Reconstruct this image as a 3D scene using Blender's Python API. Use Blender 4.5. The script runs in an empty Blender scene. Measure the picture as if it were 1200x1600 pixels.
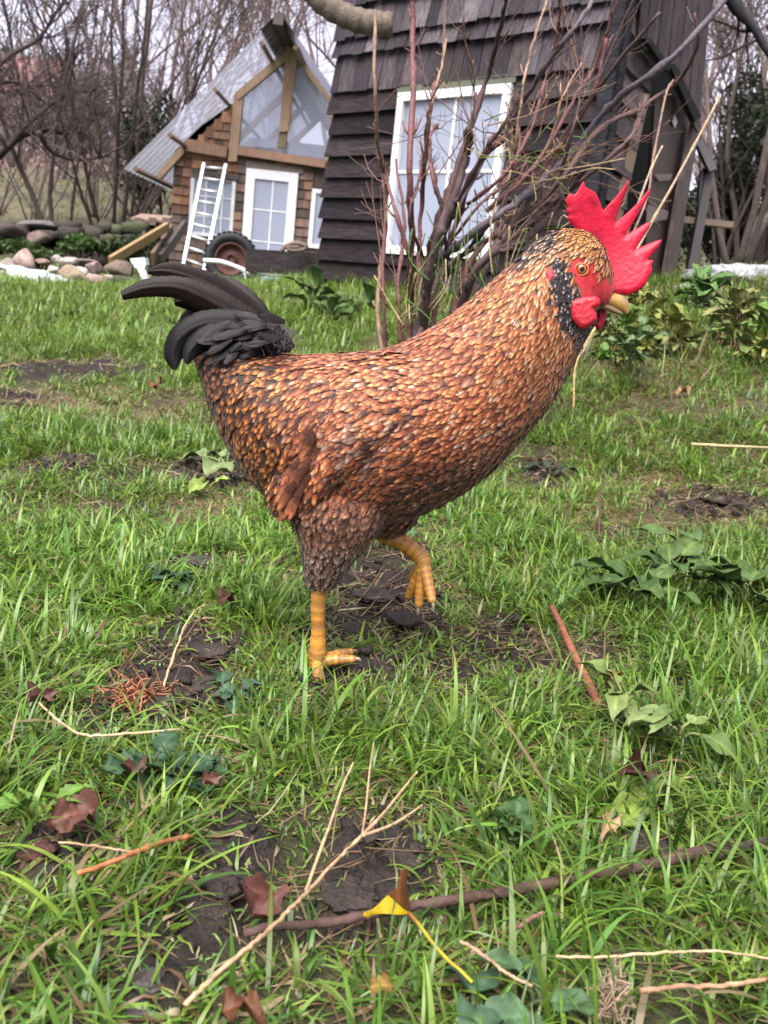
import bpy, bmesh, math, random
import numpy as np
from mathutils import Vector, Matrix

# ------------------------------------------------------------------ camera, world, sun, exposure
S = bpy.context.scene
FPX = 1450.0                    # focal length for a 1200 x 1600 frame
PITCH, ROLL, CH = 13.0, 6.2, 0.42
cam = bpy.data.cameras.new('camera'); camo = bpy.data.objects.new('camera', cam)
S.collection.objects.link(camo); S.camera = camo
cam.sensor_fit = 'VERTICAL'; cam.sensor_height = 36.0; cam.lens = 36.0 * FPX / 1600.0
cam.clip_start = 0.02; cam.clip_end = 2000
M3 = Matrix.Rotation(math.radians(90 - PITCH), 3, 'X') @ Matrix.Rotation(math.radians(ROLL), 3, 'Z')
camo.matrix_world = Matrix.Translation((0, 0, CH)) @ M3.to_4x4()
cam.dof.use_dof = True; cam.dof.focus_distance = 1.02; cam.dof.aperture_fstop = 13.0

SUN_EL, SUN_AZ = 58.0, 205.0    # azimuth the light comes from, degrees clockwise from +Y
w = bpy.data.worlds.new('World'); S.world = w; w.use_nodes = True
nt = w.node_tree; nt.nodes.clear()
out = nt.nodes.new('ShaderNodeOutputWorld'); bg = nt.nodes.new('ShaderNodeBackground')
sky = nt.nodes.new('ShaderNodeTexSky'); sky.sky_type = 'NISHITA'; sky.sun_disc = False
sky.sun_elevation = math.radians(SUN_EL); sky.sun_rotation = math.radians(SUN_AZ)
sky.air_density = 1.0; sky.dust_density = 4.0
hs = nt.nodes.new('ShaderNodeHueSaturation'); hs.inputs['Saturation'].default_value = 0.22
# high thin cloud: even grey-lilac veil mixed over the sky colour
mx = nt.nodes.new('ShaderNodeMixRGB'); mx.blend_type = 'MIX'; mx.inputs[0].default_value = 0.78
tc = nt.nodes.new('ShaderNodeTexCoord'); ns = nt.nodes.new('ShaderNodeTexNoise')
ns.inputs['Scale'].default_value = 2.2; ns.inputs['Detail'].default_value = 5
cr = nt.nodes.new('ShaderNodeValToRGB')
cr.color_ramp.elements[0].position = 0.3; cr.color_ramp.elements[0].color = (2.7, 2.62, 3.5, 1)
cr.color_ramp.elements[1].position = 0.72; cr.color_ramp.elements[1].color = (3.7, 3.55, 4.4, 1)
nt.links.new(tc.outputs['Generated'], ns.inputs['Vector']); nt.links.new(ns.outputs['Fac'], cr.inputs[0])
nt.links.new(sky.outputs[0], hs.inputs['Color']); nt.links.new(hs.outputs[0], mx.inputs[1])
nt.links.new(cr.outputs[0], mx.inputs[2]); nt.links.new(mx.outputs[0], bg.inputs[0])
bg.inputs[1].default_value = 0.10
nt.links.new(bg.outputs[0], out.inputs[0])
sl = bpy.data.lights.new('sun', 'SUN'); sl.energy = 3.6; sl.angle = math.radians(60); sl.color = (1.0, 0.95, 0.88)
so = bpy.data.objects.new('sun', sl); S.collection.objects.link(so)
az, el = math.radians(SUN_AZ), math.radians(SUN_EL)
sd = Vector((math.sin(az) * math.cos(el), math.cos(az) * math.cos(el), math.sin(el)))
so.rotation_euler = sd.to_track_quat('Z', 'Y').to_euler(); so.location = (0, 0, 8)
S.view_settings.view_transform = 'Standard'; S.view_settings.look = 'None'
S.view_settings.exposure = 1.88; S.view_settings.gamma = 1
S.cycles.max_bounces = 8; S.cycles.transparent_max_bounces = 24
S.cycles.use_denoising = True

# ------------------------------------------------------------------ maths helpers
RM = np.array(M3)
CAMP = np.array([0, 0, CH])
def ray(px, py):
    return RM @ np.array([(px - 600) / FPX, -(py - 800) / FPX, -1.0])
def W(px, py, D):                       # point at depth D along the view axis
    return CAMP + D * ray(px, py)
def PY(px, py, Y):                      # point where the sight line meets the vertical plane y = Y
    r = ray(px, py); return CAMP + r * (Y / r[1])
def PP(px, py, p0, n):                  # sight line meets any plane
    r = ray(px, py); return CAMP + r * (np.dot(np.asarray(p0) - CAMP, n) / np.dot(r, n))
def proj(P):
    q = (np.asarray(P) - CAMP) @ RM
    return np.stack([600 - q[..., 0] / q[..., 2] * FPX, 800 + q[..., 1] / q[..., 2] * FPX], -1)

def lattice(ix, iy, iz, seed):
    with np.errstate(over='ignore'):
        h = (ix.astype(np.int64) * 374761393 + iy.astype(np.int64) * 668265263 + iz.astype(np.int64) * 2147483647 + seed * 1274126177) & 0xffffffff
        h = ((h ^ (h >> 13)) * 1274126177) & 0xffffffff
        h = ((h ^ (h >> 16)) * 2246822519) & 0xffffffff
    return (h ^ (h >> 15)) / 4294967295.0
def noise(x, y, z=0.0, seed=0):
    x, y, z = np.broadcast_arrays(np.asarray(x, float), np.asarray(y, float), np.asarray(z, float))
    xi, yi, zi = np.floor(x), np.floor(y), np.floor(z)
    fx, fy, fz = x - xi, y - yi, z - zi
    fx, fy, fz = [f * f * (3 - 2 * f) for f in (fx, fy, fz)]
    xi, yi, zi = xi.astype(np.int64), yi.astype(np.int64), zi.astype(np.int64)
    r = 0
    for a in (0, 1):
        for b in (0, 1):
            for c in (0, 1):
                wgt = (fx if a else 1 - fx) * (fy if b else 1 - fy) * (fz if c else 1 - fz)
                r = r + wgt * lattice(xi + a, yi + b, zi + c, seed)
    return r
def fbm(x, y, z=0.0, seed=0, oct=4):
    r, a, s = 0, 0.5, 0
    for k in range(oct):
        f = 2 ** k
        r = r + a * noise(np.asarray(x) * f, np.asarray(y) * f, np.asarray(z) * f, seed + k * 17); s += a; a *= 0.5
    return r / s

# ------------------------------------------------------------------ terrain
def zc(px, py, Y):
    p = PY(px, py, Y); return p
ctrl = []
for x in (-3, -1.5, 0, 1.5, 3):
    for y in (-4, -1, 0.4, 1.3, 1.9): ctrl.append((x, y, 0.0 if y < 1.5 else 0.01 * (1 + x * 0.4)))
ctrl += [(-1.4, 3, .02), (0, 3, .09), (.8, 3, .15), (1.5, 3, .27), (-2.2, 4.6, .08), (0, 4.6, .25), (2.2, 4.6, .58)]
for px, py, Y in ((100, 447, 8), (-60, 430, 8), (300, 450, 7.5), (500, 444, 6.8), (590, 440, 6.8), (1100, 450, 5.2), (1220, 440, 5.2),
                  (1050, 452, 7.5), (365, 446, 11), (60, 436, 11), (300, 436, 14), (480, 436, 14), (150, 395, 17), (50, 296, 30), (200, 300, 30), (-150, 285, 30),
                  (100, 225, 60), (-100, 215, 60), (1180, 440, 14), (900, 440, 14), (1180, 380, 30), (600, 400, 30), (600, 330, 60), (1200, 330, 60)):
    ctrl.append(tuple(PY(px, py, Y)))
ctrl += [(-120, 300, 30), (120, 300, 30), (0, 300, 30), (-60, 0, 2), (60, 0, 4), (0, -60, -3), (-200, 60, 14), (200, 60, 14)]
CT = np.array(ctrl, float)
def warp(x, y):                        # squash distance so that near and far points weigh alike
    r = np.sqrt(x * x + y * y) + 1e-9; k = np.log1p(r) / r
    return x * k, y * k
def tps(r2): return 0.5 * r2 * np.log(r2 + 1e-12)
cx_, cy_ = warp(CT[:, 0], CT[:, 1]); n_ = len(CT)
K_ = tps((cx_[:, None] - cx_) ** 2 + (cy_[:, None] - cy_) ** 2) + np.eye(n_) * 0.003
P_ = np.stack([np.ones(n_), cx_, cy_], 1)
A_ = np.block([[K_, P_], [P_.T, np.zeros((3, 3))]])
sol = np.linalg.solve(A_, np.concatenate([CT[:, 2], np.zeros(3)]))
def hbase(x, y):
    x = np.asarray(x, float); y = np.asarray(y, float); u, v = warp(x, y)
    r = sol[n_] + sol[n_ + 1] * u + sol[n_ + 2] * v
    for i in range(n_): r = r + sol[i] * tps((u - cx_[i]) ** 2 + (v - cy_[i]) ** 2)
    rr = np.sqrt(x * x + y * y)
    und = (fbm(x * 3.1 + 9, y * 3.1, seed=3) - .5) * 0.045 + (fbm(x * 11, y * 11, seed=4) - .5) * 0.018
    return r + und * np.clip(rr * .8, .3, 2.0)
def gz(px, py):                        # ground under a pixel
    r = ray(px, py); t = np.geomspace(0.3, 200, 900); P = CAMP + t[:, None] * r
    d = P[:, 2] - hbase(P[:, 0], P[:, 1]); i = int(np.argmax(d < 0))
    if i == 0: return P[-1]
    a = d[i - 1] / (d[i - 1] - d[i]); return P[i - 1] * (1 - a) + P[i] * a
MUD = []                               # x, y, rx, ry, strength, kind (0 mud, 1 dry thatch)
def mud(px, py, rx, ry, s=1.0, kind=0):
    p = gz(px, py); D = np.dot(p - CAMP, ray(600, 800)); sn = (CH - p[2]) / math.hypot(p[1], CH - p[2])
    MUD.append((p[0], p[1], (rx if kind else rx * 1.15) / FPX * D, (ry if kind else ry * 1.15) / FPX * D / max(sn, .18), s, kind))
for a in ((300, 1050, 85, 62), (590, 935, 95, 62), (340, 1375, 62, 85), (600, 1350, 75, 55), (105, 1310, 60, 50, .8), (230, 1535, 55, 42, .8),
          (800, 1015, 55, 35), (560, 1035, 60, 22, .9), (505, 1062, 45, 22, .9), (497, 1088, 34, 20, .8), (470, 1000, 30, 20, .7), (640, 870, 50, 20, .8), (95, 575, 105, 13), (20, 630, 50, 13), (345, 735, 55, 16), (850, 748, 28, 12, .8),
          (1120, 790, 75, 13, .9), (180, 795, 50, 9, .7), (1005, 1225, 60, 28, .8), (700, 1045, 60, 25, .7), (1010, 1330, 50, 14, .8),
          (90, 725, 45, 14, .8), (950, 1010, 40, 30, .6), (150, 1120, 70, 35, .6), (540, 1450, 60, 25, .5), (330, 880, 50, 12, .7), (1060, 1080, 40, 20, .6)):
    mud(*a)
for a in ((150, 640, 200, 34, .8, 1), (60, 800, 120, 40, .5, 1), (1000, 620, 180, 35, .5, 1), (1000, 780, 220, 35, .7, 1), (1100, 700, 150, 25, .4, 1), (740, 880, 110, 50, .4, 1), (350, 800, 90, 40, .8, 1),
          (640, 560, 120, 30, .9, 1), (970, 540, 120, 50, 1, 1), (900, 1050, 90, 70, .6, 1)):
    mud(*a)
def mask(x, y, kind, grow=1.0):
    x = np.asarray(x, float); y = np.asarray(y, float); m = np.zeros(np.broadcast(x, y).shape)
    wob = (fbm(x * 14, y * 14, seed=31) - .5) * 1.5
    for a, b, rx, ry, s, k in MUD:
        if k != kind: continue
        d = np.sqrt(((x - a) / rx) ** 2 + ((y - b) / ry) ** 2) / grow + wob
        m = np.maximum(m, s * np.clip((1.25 - d) / .5, 0, 1))
    return m
def height(x, y):
    m = mask(x, y, 0); h = hbase(x, y)
    a = fbm(x * 26, y * 26, seed=7, oct=4); c = np.abs(fbm(x * 55, y * 55, seed=8, oct=3) - .5) * 2
    return h + m * ((a - .45) * .052 + (.5 - c) * .014 - .003)

# ------------------------------------------------------------------ mesh helpers
COL = S.collection
ORG = {}                                # world origin of every thing, so that parts can be authored in world space
def link_mesh(name, V, Q=None, T=None, mat=None, parent=None, smooth=True, col=None, loc=None):
    me = bpy.data.meshes.new(name); V = np.ascontiguousarray(V, dtype=np.float64)
    if loc is None and parent is None:
        loc = (V.min(0) + V.max(0)) / 2; loc[2] = V[:, 2].min()
    if loc is not None: V = V - np.asarray(loc); og = np.asarray(loc, float)
    else: og = ORG[parent.name]; V = V - og
    Q = np.zeros((0, 4), np.int32) if Q is None else np.asarray(Q, np.int32).reshape(-1, 4)
    T = np.zeros((0, 3), np.int32) if T is None else np.asarray(T, np.int32).reshape(-1, 3)
    me.vertices.add(len(V)); me.vertices.foreach_set('co', V.ravel())
    me.loops.add(Q.size + T.size); me.loops.foreach_set('vertex_index', np.concatenate([Q.ravel(), T.ravel()]))
    nf = len(Q) + len(T); me.polygons.add(nf)
    st = np.concatenate([np.arange(len(Q)) * 4, Q.size + np.arange(len(T)) * 3]).astype(np.int32)
    me.polygons.foreach_set('loop_start', st)
    try: me.polygons.foreach_set('loop_total', np.concatenate([np.full(len(Q), 4), np.full(len(T), 3)]).astype(np.int32))
    except Exception: pass
    me.polygons.foreach_set('use_smooth', np.full(nf, smooth))
    if col is not None:
        a = me.color_attributes.new('Col', 'FLOAT_COLOR', 'POINT'); c = np.ones((len(V), 4)); c[:, :col.shape[1]] = col
        a.data.foreach_set('color', c.ravel())
    me.update(calc_edges=True); me.validate()
    if mat: me.materials.append(mat)
    o = bpy.data.objects.new(name, me); COL.objects.link(o)
    if loc is not None: o.location = loc
    if parent is not None: o.parent = parent
    ORG[o.name] = og
    return o
class B:                               # collects shapes for ONE mesh
    def __init__(s): s.v = []; s.q = []; s.t = []; s.c = []; s.n = 0
    def add(s, V, Q=None, T=None, c=None):
        V = np.asarray(V, float).reshape(-1, 3)
        if Q is not None and len(Q): s.q.append(np.asarray(Q, np.int64) + s.n)
        if T is not None and len(T): s.t.append(np.asarray(T, np.int64) + s.n)
        cc = np.ones((len(V), 3)) * (np.asarray(c) if c is not None else 1.0); s.c.append(cc)
        s.v.append(V); s.n += len(V); return s
    def build(s, name, mat, parent=None, smooth=True, loc=None):
        return link_mesh(name, np.concatenate(s.v), np.concatenate(s.q) if s.q else None, np.concatenate(s.t) if s.t else None,
                         mat, parent, smooth, np.concatenate(s.c), loc)
def tube(b, pts, rad, n=8, c=None, cap=True):
    P = np.asarray(pts, float); m = len(P); rad = np.broadcast_to(np.asarray(rad, float), (m,))
    T = np.gradient(P, axis=0); T /= np.linalg.norm(T, axis=1)[:, None] + 1e-12
    ref = np.array([0.13, 0.31, 1.0]) if abs(T[0][2]) < .9 else np.array([1.0, .2, .1])
    a = np.cross(T, ref); a /= np.linalg.norm(a, axis=1)[:, None] + 1e-12; e = np.cross(T, a)
    th = np.arange(n) / n * 2 * np.pi
    V = P[:, None] + rad[:, None, None] * (np.cos(th)[None, :, None] * a[:, None] + np.sin(th)[None, :, None] * e[:, None])
    V = V.reshape(-1, 3); i = np.arange(m - 1)[:, None] * n; j = np.arange(n)[None]; k = (j + 1) % n
    Q = np.stack([i + j, i + k, i + n + k, i + n + j], -1).reshape(-1, 4)
    tt = None
    if cap:
        V = np.concatenate([V, P[:1], P[-1:]]); s0, s1 = m * n, m * n + 1; j = np.arange(n); k = (j + 1) % n
        tt = np.concatenate([np.stack([k, j, np.full(n, s0)], -1), np.stack([(m - 1) * n + j, (m - 1) * n + k, np.full(n, s1)], -1)])
    if c is not None and np.ndim(c) == 2:
        c = np.repeat(np.asarray(c), n, axis=0); c = np.concatenate([c, c[:1], c[-1:]]) if cap else c
    b.add(V, Q, tt, c); return b
def smooth_path(pts, k=6, rad=None):   # catmull-rom
    P = np.asarray(pts, float); R = None if rad is None else np.asarray(rad, float)
    if R is not None: P = np.concatenate([P, R[:, None]], 1)
    E = np.concatenate([[2 * P[0] - P[1]], P, [2 * P[-1] - P[-2]]]); o = []
    for i in range(len(P) - 1):
        p0, p1, p2, p3 = E[i:i + 4]
        for t in np.arange(k) / k:
            o.append(.5 * ((2 * p1) + (-p0 + p2) * t + (2 * p0 - 5 * p1 + 4 * p2 - p3) * t * t + (-p0 + 3 * p1 - 3 * p2 + p3) * t ** 3))
    o.append(P[-1]); o = np.array(o)
    return (o[:, :-1], np.maximum(o[:, -1], 1e-4)) if rad is not None else o
def boxf(b, o, ex, ey, ez, c=None):    # box from corner o with edge vectors
    o, ex, ey, ez = [np.asarray(q, float) for q in (o, ex, ey, ez)]
    V = [o, o + ex, o + ex + ey, o + ey, o + ez, o + ex + ez, o + ex + ey + ez, o + ey + ez]
    b.add(V, [(0, 3, 2, 1), (4, 5, 6, 7), (0, 1, 5, 4), (1, 2, 6, 5), (2, 3, 7, 6), (3, 0, 4, 7)], None, c); return b
def slab(b, pts, ext, c=None):         # planar polygon given an extrusion vector
    P = np.asarray(pts, float); n = len(P); V = np.concatenate([P, P + np.asarray(ext, float)])
    Q = [(i, (i + 1) % n, n + (i + 1) % n, n + i) for i in range(n)]
    T = []
    for i in range(1, n - 1): T += [(0, i + 1, i), (n, n + i, n + i + 1)]
    b.add(V, Q, T, c); return b
def beam(b, p, q, wd, hd, up=(0, 0, 1), c=None):
    p = np.asarray(p, float); q = np.asarray(q, float); d = q - p; d /= np.linalg.norm(d)
    a = np.cross(d, up); a /= np.linalg.norm(a); e = np.cross(a, d)
    boxf(b, p - a * wd / 2 - e * hd / 2, q - p, a * wd, e * hd, c); return b
def thing(name, label, cat, loc=(0, 0, 0), group=None):
    o = bpy.data.objects.new(name, None); COL.objects.link(o); o.location = tuple(float(v) for v in loc)
    o.empty_display_size = .05; ORG[o.name] = np.array([float(v) for v in loc])
    o['label'] = label; o['category'] = cat
    if group: o['group'] = group
    return o
def tag(o, label=None, cat=None, group=None, kind=None):
    if label: o['label'] = label
    if cat: o['category'] = cat
    if group: o['group'] = group
    if kind: o['kind'] = kind
    return o

# ------------------------------------------------------------------ materials
def mat(name, col=(.5, .5, .5), rough=.6, attr=True, nscale=20, nvar=.25, bump=.2, bscale=60, stretch=(1, 1, 1), trans=0.0,
        spec=.5, metal=0.0, extra=None, sheen=0.0, sss=0.0, coat=0.0, dist=.01):
    m = bpy.data.materials.new(name); m.use_nodes = True; t = m.node_tree; N = t.nodes; L = t.links; N.clear()
    o = N.new('ShaderNodeOutputMaterial'); p = N.new('ShaderNodeBsdfPrincipled')
    tcn = N.new('ShaderNodeTexCoord'); mp = N.new('ShaderNodeMapping'); mp.inputs['Scale'].default_value = stretch
    L.new(tcn.outputs['Object'], mp.inputs[0])
    n1 = N.new('ShaderNodeTexNoise'); n1.inputs['Scale'].default_value = nscale; n1.inputs['Detail'].default_value = 6; n1.inputs['Roughness'].default_value = .65
    L.new(mp.outputs[0], n1.inputs['Vector'])
    mr = N.new('ShaderNodeMapRange'); mr.inputs[1].default_value = .25; mr.inputs[2].default_value = .75
    mr.inputs[3].default_value = 1 - nvar; mr.inputs[4].default_value = 1 + nvar; L.new(n1.outputs['Fac'], mr.inputs[0])
    base = N.new('ShaderNodeVectorMath'); base.operation = 'MULTIPLY'
    rgb = N.new('ShaderNodeRGB'); rgb.outputs[0].default_value = (*col, 1)
    if attr:
        at = N.new('ShaderNodeAttribute'); at.attribute_name = 'Col'; L.new(at.outputs['Color'], base.inputs[0]); L.new(rgb.outputs[0], base.inputs[1])
    else:
        base.inputs[0].default_value = (1, 1, 1); L.new(rgb.outputs[0], base.inputs[1])
    sc = N.new('ShaderNodeVectorMath'); sc.operation = 'SCALE'; L.new(base.outputs[0], sc.inputs[0]); L.new(mr.outputs[0], sc.inputs['Scale'])
    L.new(sc.outputs[0], p.inputs['Base Color']); p.inputs['Roughness'].default_value = rough; p.inputs['Metallic'].default_value = metal
    p.inputs['Specular IOR Level'].default_value = spec
    if sheen: p.inputs['Sheen Weight'].default_value = sheen
    if coat: p.inputs['Coat Weight'].default_value = coat; p.inputs['Coat Roughness'].default_value = .15
    if sss: p.inputs['Subsurface Weight'].default_value = sss; p.inputs['Subsurface Radius'].default_value = (.02, .006, .004); p.inputs['Subsurface Scale'].default_value = .4
    if bump:
        n2 = N.new('ShaderNodeTexNoise'); n2.inputs['Scale'].default_value = bscale; n2.inputs['Detail'].default_value = 5; L.new(mp.outputs[0], n2.inputs['Vector'])
        bm = N.new('ShaderNodeBump'); bm.inputs['Strength'].default_value = bump; bm.inputs['Distance'].default_value = dist
        L.new(n2.outputs['Fac'], bm.inputs['Height']); L.new(bm.outputs[0], p.inputs['Normal'])
    last = p.outputs[0]
    if trans:
        tr = N.new('ShaderNodeBsdfTranslucent'); L.new(sc.outputs[0], tr.inputs[0]); mxs = N.new('ShaderNodeMixShader')
        mxs.inputs[0].default_value = trans; L.new(p.outputs[0], mxs.inputs[1]); L.new(tr.outputs[0], mxs.inputs[2]); last = mxs.outputs[0]
    L.new(last, o.inputs[0])
    m['p'] = 1; return m
def glass(name, col, alpha, rough=.05):
    m = bpy.data.materials.new(name); m.use_nodes = True; t = m.node_tree; N = t.nodes; L = t.links; N.clear()
    o = N.new('ShaderNodeOutputMaterial'); tr = N.new('ShaderNodeBsdfTransparent'); tr.inputs[0].default_value = (.9, .92, .95, 1)
    p = N.new('ShaderNodeBsdfPrincipled'); p.inputs['Base Color'].default_value = (*col, 1); p.inputs['Roughness'].default_value = rough
    p.inputs['Specular IOR Level'].default_value = .8
    mx2 = N.new('ShaderNodeMixShader'); mx2.inputs[0].default_value = alpha
    L.new(tr.outputs[0], mx2.inputs[1]); L.new(p.outputs[0], mx2.inputs[2]); L.new(mx2.outputs[0], o.inputs[0]); return m
rng = np.random.default_rng(5); random.seed(5)
MT = {}
MT['soil'] = mat('soil', rough=.7, nscale=60, nvar=.6, bump=1.0, bscale=190, dist=.007, spec=.22)
MT['grass'] = mat('grass_blade', rough=.33, nscale=25, nvar=.25, bump=0, trans=.40, spec=.42)
MT['leaf'] = mat('leaf', rough=.55, spec=.25, nscale=70, nvar=.45, bump=.35, bscale=90, trans=.22, dist=.003)
MT['bark'] = mat('bark', spec=.2, rough=.8, nscale=30, nvar=.5, bump=.6, bscale=70, dist=.01)
MT['twig'] = mat('twig', rough=.65, spec=.25, nscale=110, nvar=.6, bump=.6, bscale=150, dist=.004)
MT['darkwood'] = mat('weathered_dark_wood', spec=.12, rough=.8, nscale=7, nvar=.85, bump=.6, bscale=20, stretch=(1.2, 1.2, 9), dist=.008)
MT['darkwood_v'] = mat('weathered_dark_shingle', spec=.2, rough=.75, nscale=8, nvar=.85, bump=.6, bscale=22, stretch=(7, 7, 1), dist=.008)
MT['cedar'] = mat('new_shingle', spec=.25, rough=.7, nscale=9, nvar=.4, bump=.4, bscale=20, stretch=(5, 5, 1), dist=.01)
MT['timber'] = mat('sawn_timber', rough=.65, nscale=8, nvar=.25, bump=.3, bscale=20, stretch=(3, 3, 1), dist=.008)
MT['white'] = mat('white_plastic', (.50, .50, .53), rough=.4, attr=False, nscale=6, nvar=.2, bump=0)
MT['alu'] = mat('aluminium', (.55, .55, .58), rough=.35, attr=False, nscale=10, nvar=.12, bump=0, metal=.6)
MT['stone'] = mat('stone', spec=.25, rough=.8, nscale=14, nvar=.4, bump=.6, bscale=40, dist=.02)
MT['rubber'] = mat('rubber', (.014, .014, .018), spec=.2, rough=.6, attr=False, nscale=20, nvar=.3, bump=.4, bscale=60)
MT['rust'] = mat('rusty_steel', (.060, .026, .024), spec=.2, rough=.7, attr=False, nscale=15, nvar=.5, bump=.4, bscale=60)
MT['reflection_curtain'] = mat('reflection_curtain', rough=.7, nscale=2.2, nvar=.45, bump=.2, bscale=5, dist=.03)  # broad mottling stands in for uneven reflections in the panes
MT['cloth'] = mat('plastic_sheet', rough=.5, nscale=8, nvar=.12, bump=.4, bscale=12, dist=.03)
MT['glass_win'] = glass('window_glass', (.30, .33, .42), .62, .06)
MT['glass_gable'] = glass('gable_glass', (.36, .38, .46), .30, .06)
MT['poly'] = glass('clear_corrugated_sheet', (.62, .64, .70), .30, .12)
def sheet():
    m = bpy.data.materials.new('corrugated_plastic'); m.use_nodes = True; t = m.node_tree; N = t.nodes; L = t.links; N.clear()
    o = N.new('ShaderNodeOutputMaterial'); tr = N.new('ShaderNodeBsdfTransparent'); tr.inputs[0].default_value = (.93, .94, .97, 1)
    tl = N.new('ShaderNodeBsdfTranslucent'); tl.inputs[0].default_value = (.42, .42, .48, 1); g = N.new('ShaderNodeBsdfGlossy'); g.inputs['Roughness'].default_value = .15
    lw = N.new('ShaderNodeLayerWeight'); lw.inputs['Blend'].default_value = .35
    a = N.new('ShaderNodeMixShader'); c = N.new('ShaderNodeMixShader'); c.inputs[0].default_value = .32
    L.new(lw.outputs['Facing'], a.inputs[0]); L.new(tl.outputs[0], a.inputs[1]); L.new(g.outputs[0], a.inputs[2]); L.new(tr.outputs[0], c.inputs[1]); L.new(a.outputs[0], c.inputs[2]); L.new(c.outputs[0], o.inputs[0]); return m
MT['poly'] = sheet()
# ------------------------------------------------------------------ ground sheet
ys = np.concatenate([-np.geomspace(12, .3, 14), np.arange(-.2, .32, .05), np.arange(.33, 1.75, .0045), 1.75 * 1.02 ** np.arange(1, 285)])
uu = np.linspace(-1, 1, 361); su = .33 * uu + .67 * uu ** 3
X = su[None, :] * (1.2 + 1.6 * np.abs(ys))[:, None]; Y = np.broadcast_to(ys[:, None], X.shape)
Z = height(X.ravel(), Y.ravel()).reshape(X.shape)
nr, nc = X.shape; ii = np.arange(nr - 1)[:, None] * nc + np.arange(nc - 1)[None]
GQ = np.stack([ii, ii + 1, ii + nc + 1, ii + nc], -1).reshape(-1, 4)
xf, yf = X.ravel(), Y.ravel(); mm = mask(xf, yf, 0)[:, None]; md = mask(xf, yf, 1)[:, None]
n1 = fbm(xf * 9, yf * 9, seed=11)[:, None]; n2 = fbm(xf * .6, yf * .6, seed=12)[:, None]
soil = np.array([.026, .018, .016]) * (.6 + n1) + np.clip(n2 - .5, 0, 1) * np.array([.05, .012, .006])
tha = np.array([.050, .048, .02]) * (.3 + 1.4 * n1)
tha = tha * (1 - md) + np.array([.16, .125, .06]) * (.3 + 1.4 * n1) * md
fg = np.array([.12, .18, .04]) * (.5 + n1); k = np.clip((yf[:, None] - 3) / 5, 0, 1); tha = tha * (1 - k) + fg * k
k = np.clip((yf[:, None] - 12) / 6, 0, 1); tha = tha * (1 - k) + np.array([.13, .115, .06]) * (.4 + 1.2 * n1) * k
k = np.clip((yf[:, None] - 34 + 12 * (n2 - .5)) / 10, 0, 1); br = np.array([.17, .105, .085]) * (.4 + n2 * 1.2); tha = tha * (1 - k) + br * k
k = np.clip(mm * 1.3, 0, 1); gc = tha * (1 - k) + soil * k
ground = tag(link_mesh('ground', np.stack([xf, yf, Z.ravel()], -1), GQ, None, MT['soil'], col=gc), kind='structure')

# ------------------------------------------------------------------ grass (uncountable)
def blades(b, x, y, L, wd, az, lean, curl, col, seg, tw=None):
    n = len(x); z = height(x, y) - .004
    px, py, pz = x.copy(), y.copy(), z.copy(); ds = L / seg; Vs = []
    sx, sy = -np.sin(az), np.cos(az)
    tw = rng.normal(0, .5, n) if tw is None else tw
    for k in range(seg + 1):
        t = k / seg; wk = wd * .5 * (0.75 + 1.0 * t * (1 - t)) * (1 - t ** 2.2) + .0001
        a = tw * (.3 + t); cx = sx * np.cos(a) + np.cos(az) * np.sin(a) * .6; cy = sy * np.cos(a) + np.sin(az) * np.sin(a) * .6; cz = np.sin(a) * .45
        Vs.append(np.stack([px - cx * wk, py - cy * wk, pz - cz * wk], -1)); Vs.append(np.stack([px + cx * wk, py + cy * wk, pz + cz * wk], -1))
        th = lean + curl * (t + .5 / seg) ** 1.4
        px = px + ds * np.sin(th) * np.cos(az); py = py + ds * np.sin(th) * np.sin(az); pz = pz + ds * np.cos(th)
    V = np.stack(Vs, 1); m = 2 * (seg + 1); g = height(V[:, 2:, 0].ravel(), V[:, 2:, 1].ravel()).reshape(n, -1) if n < 130000 and seg > 3 else None
    if g is not None: V[:, 2:, 2] = np.maximum(V[:, 2:, 2], g + .002)
    q = np.array([[2 * k, 2 * k + 1, 2 * k + 3, 2 * k + 2] for k in range(seg)])
    Q = (np.arange(n)[:, None, None] * m + q[None]).reshape(-1, 4)
    tt = np.repeat(np.arange(seg + 1) / seg, 2)
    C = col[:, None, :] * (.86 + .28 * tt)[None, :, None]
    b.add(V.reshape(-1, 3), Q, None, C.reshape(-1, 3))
def scatter(n, y0, y1, mg=.3):
    y = np.sqrt(rng.uniform(y0 ** 2, y1 ** 2, n)); x = rng.uniform(-1, 1, n) * (.47 * y + mg); return x, y
GREEN = np.array([[.19, .34, .035], [.12, .27, .03], [.26, .40, .05], [.09, .22, .035], [.30, .41, .08], [.15, .31, .055]])
STRAW = np.array([[.42, .32, .17], [.34, .24, .12], [.55, .45, .26], [.28, .16, .09]])
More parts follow.
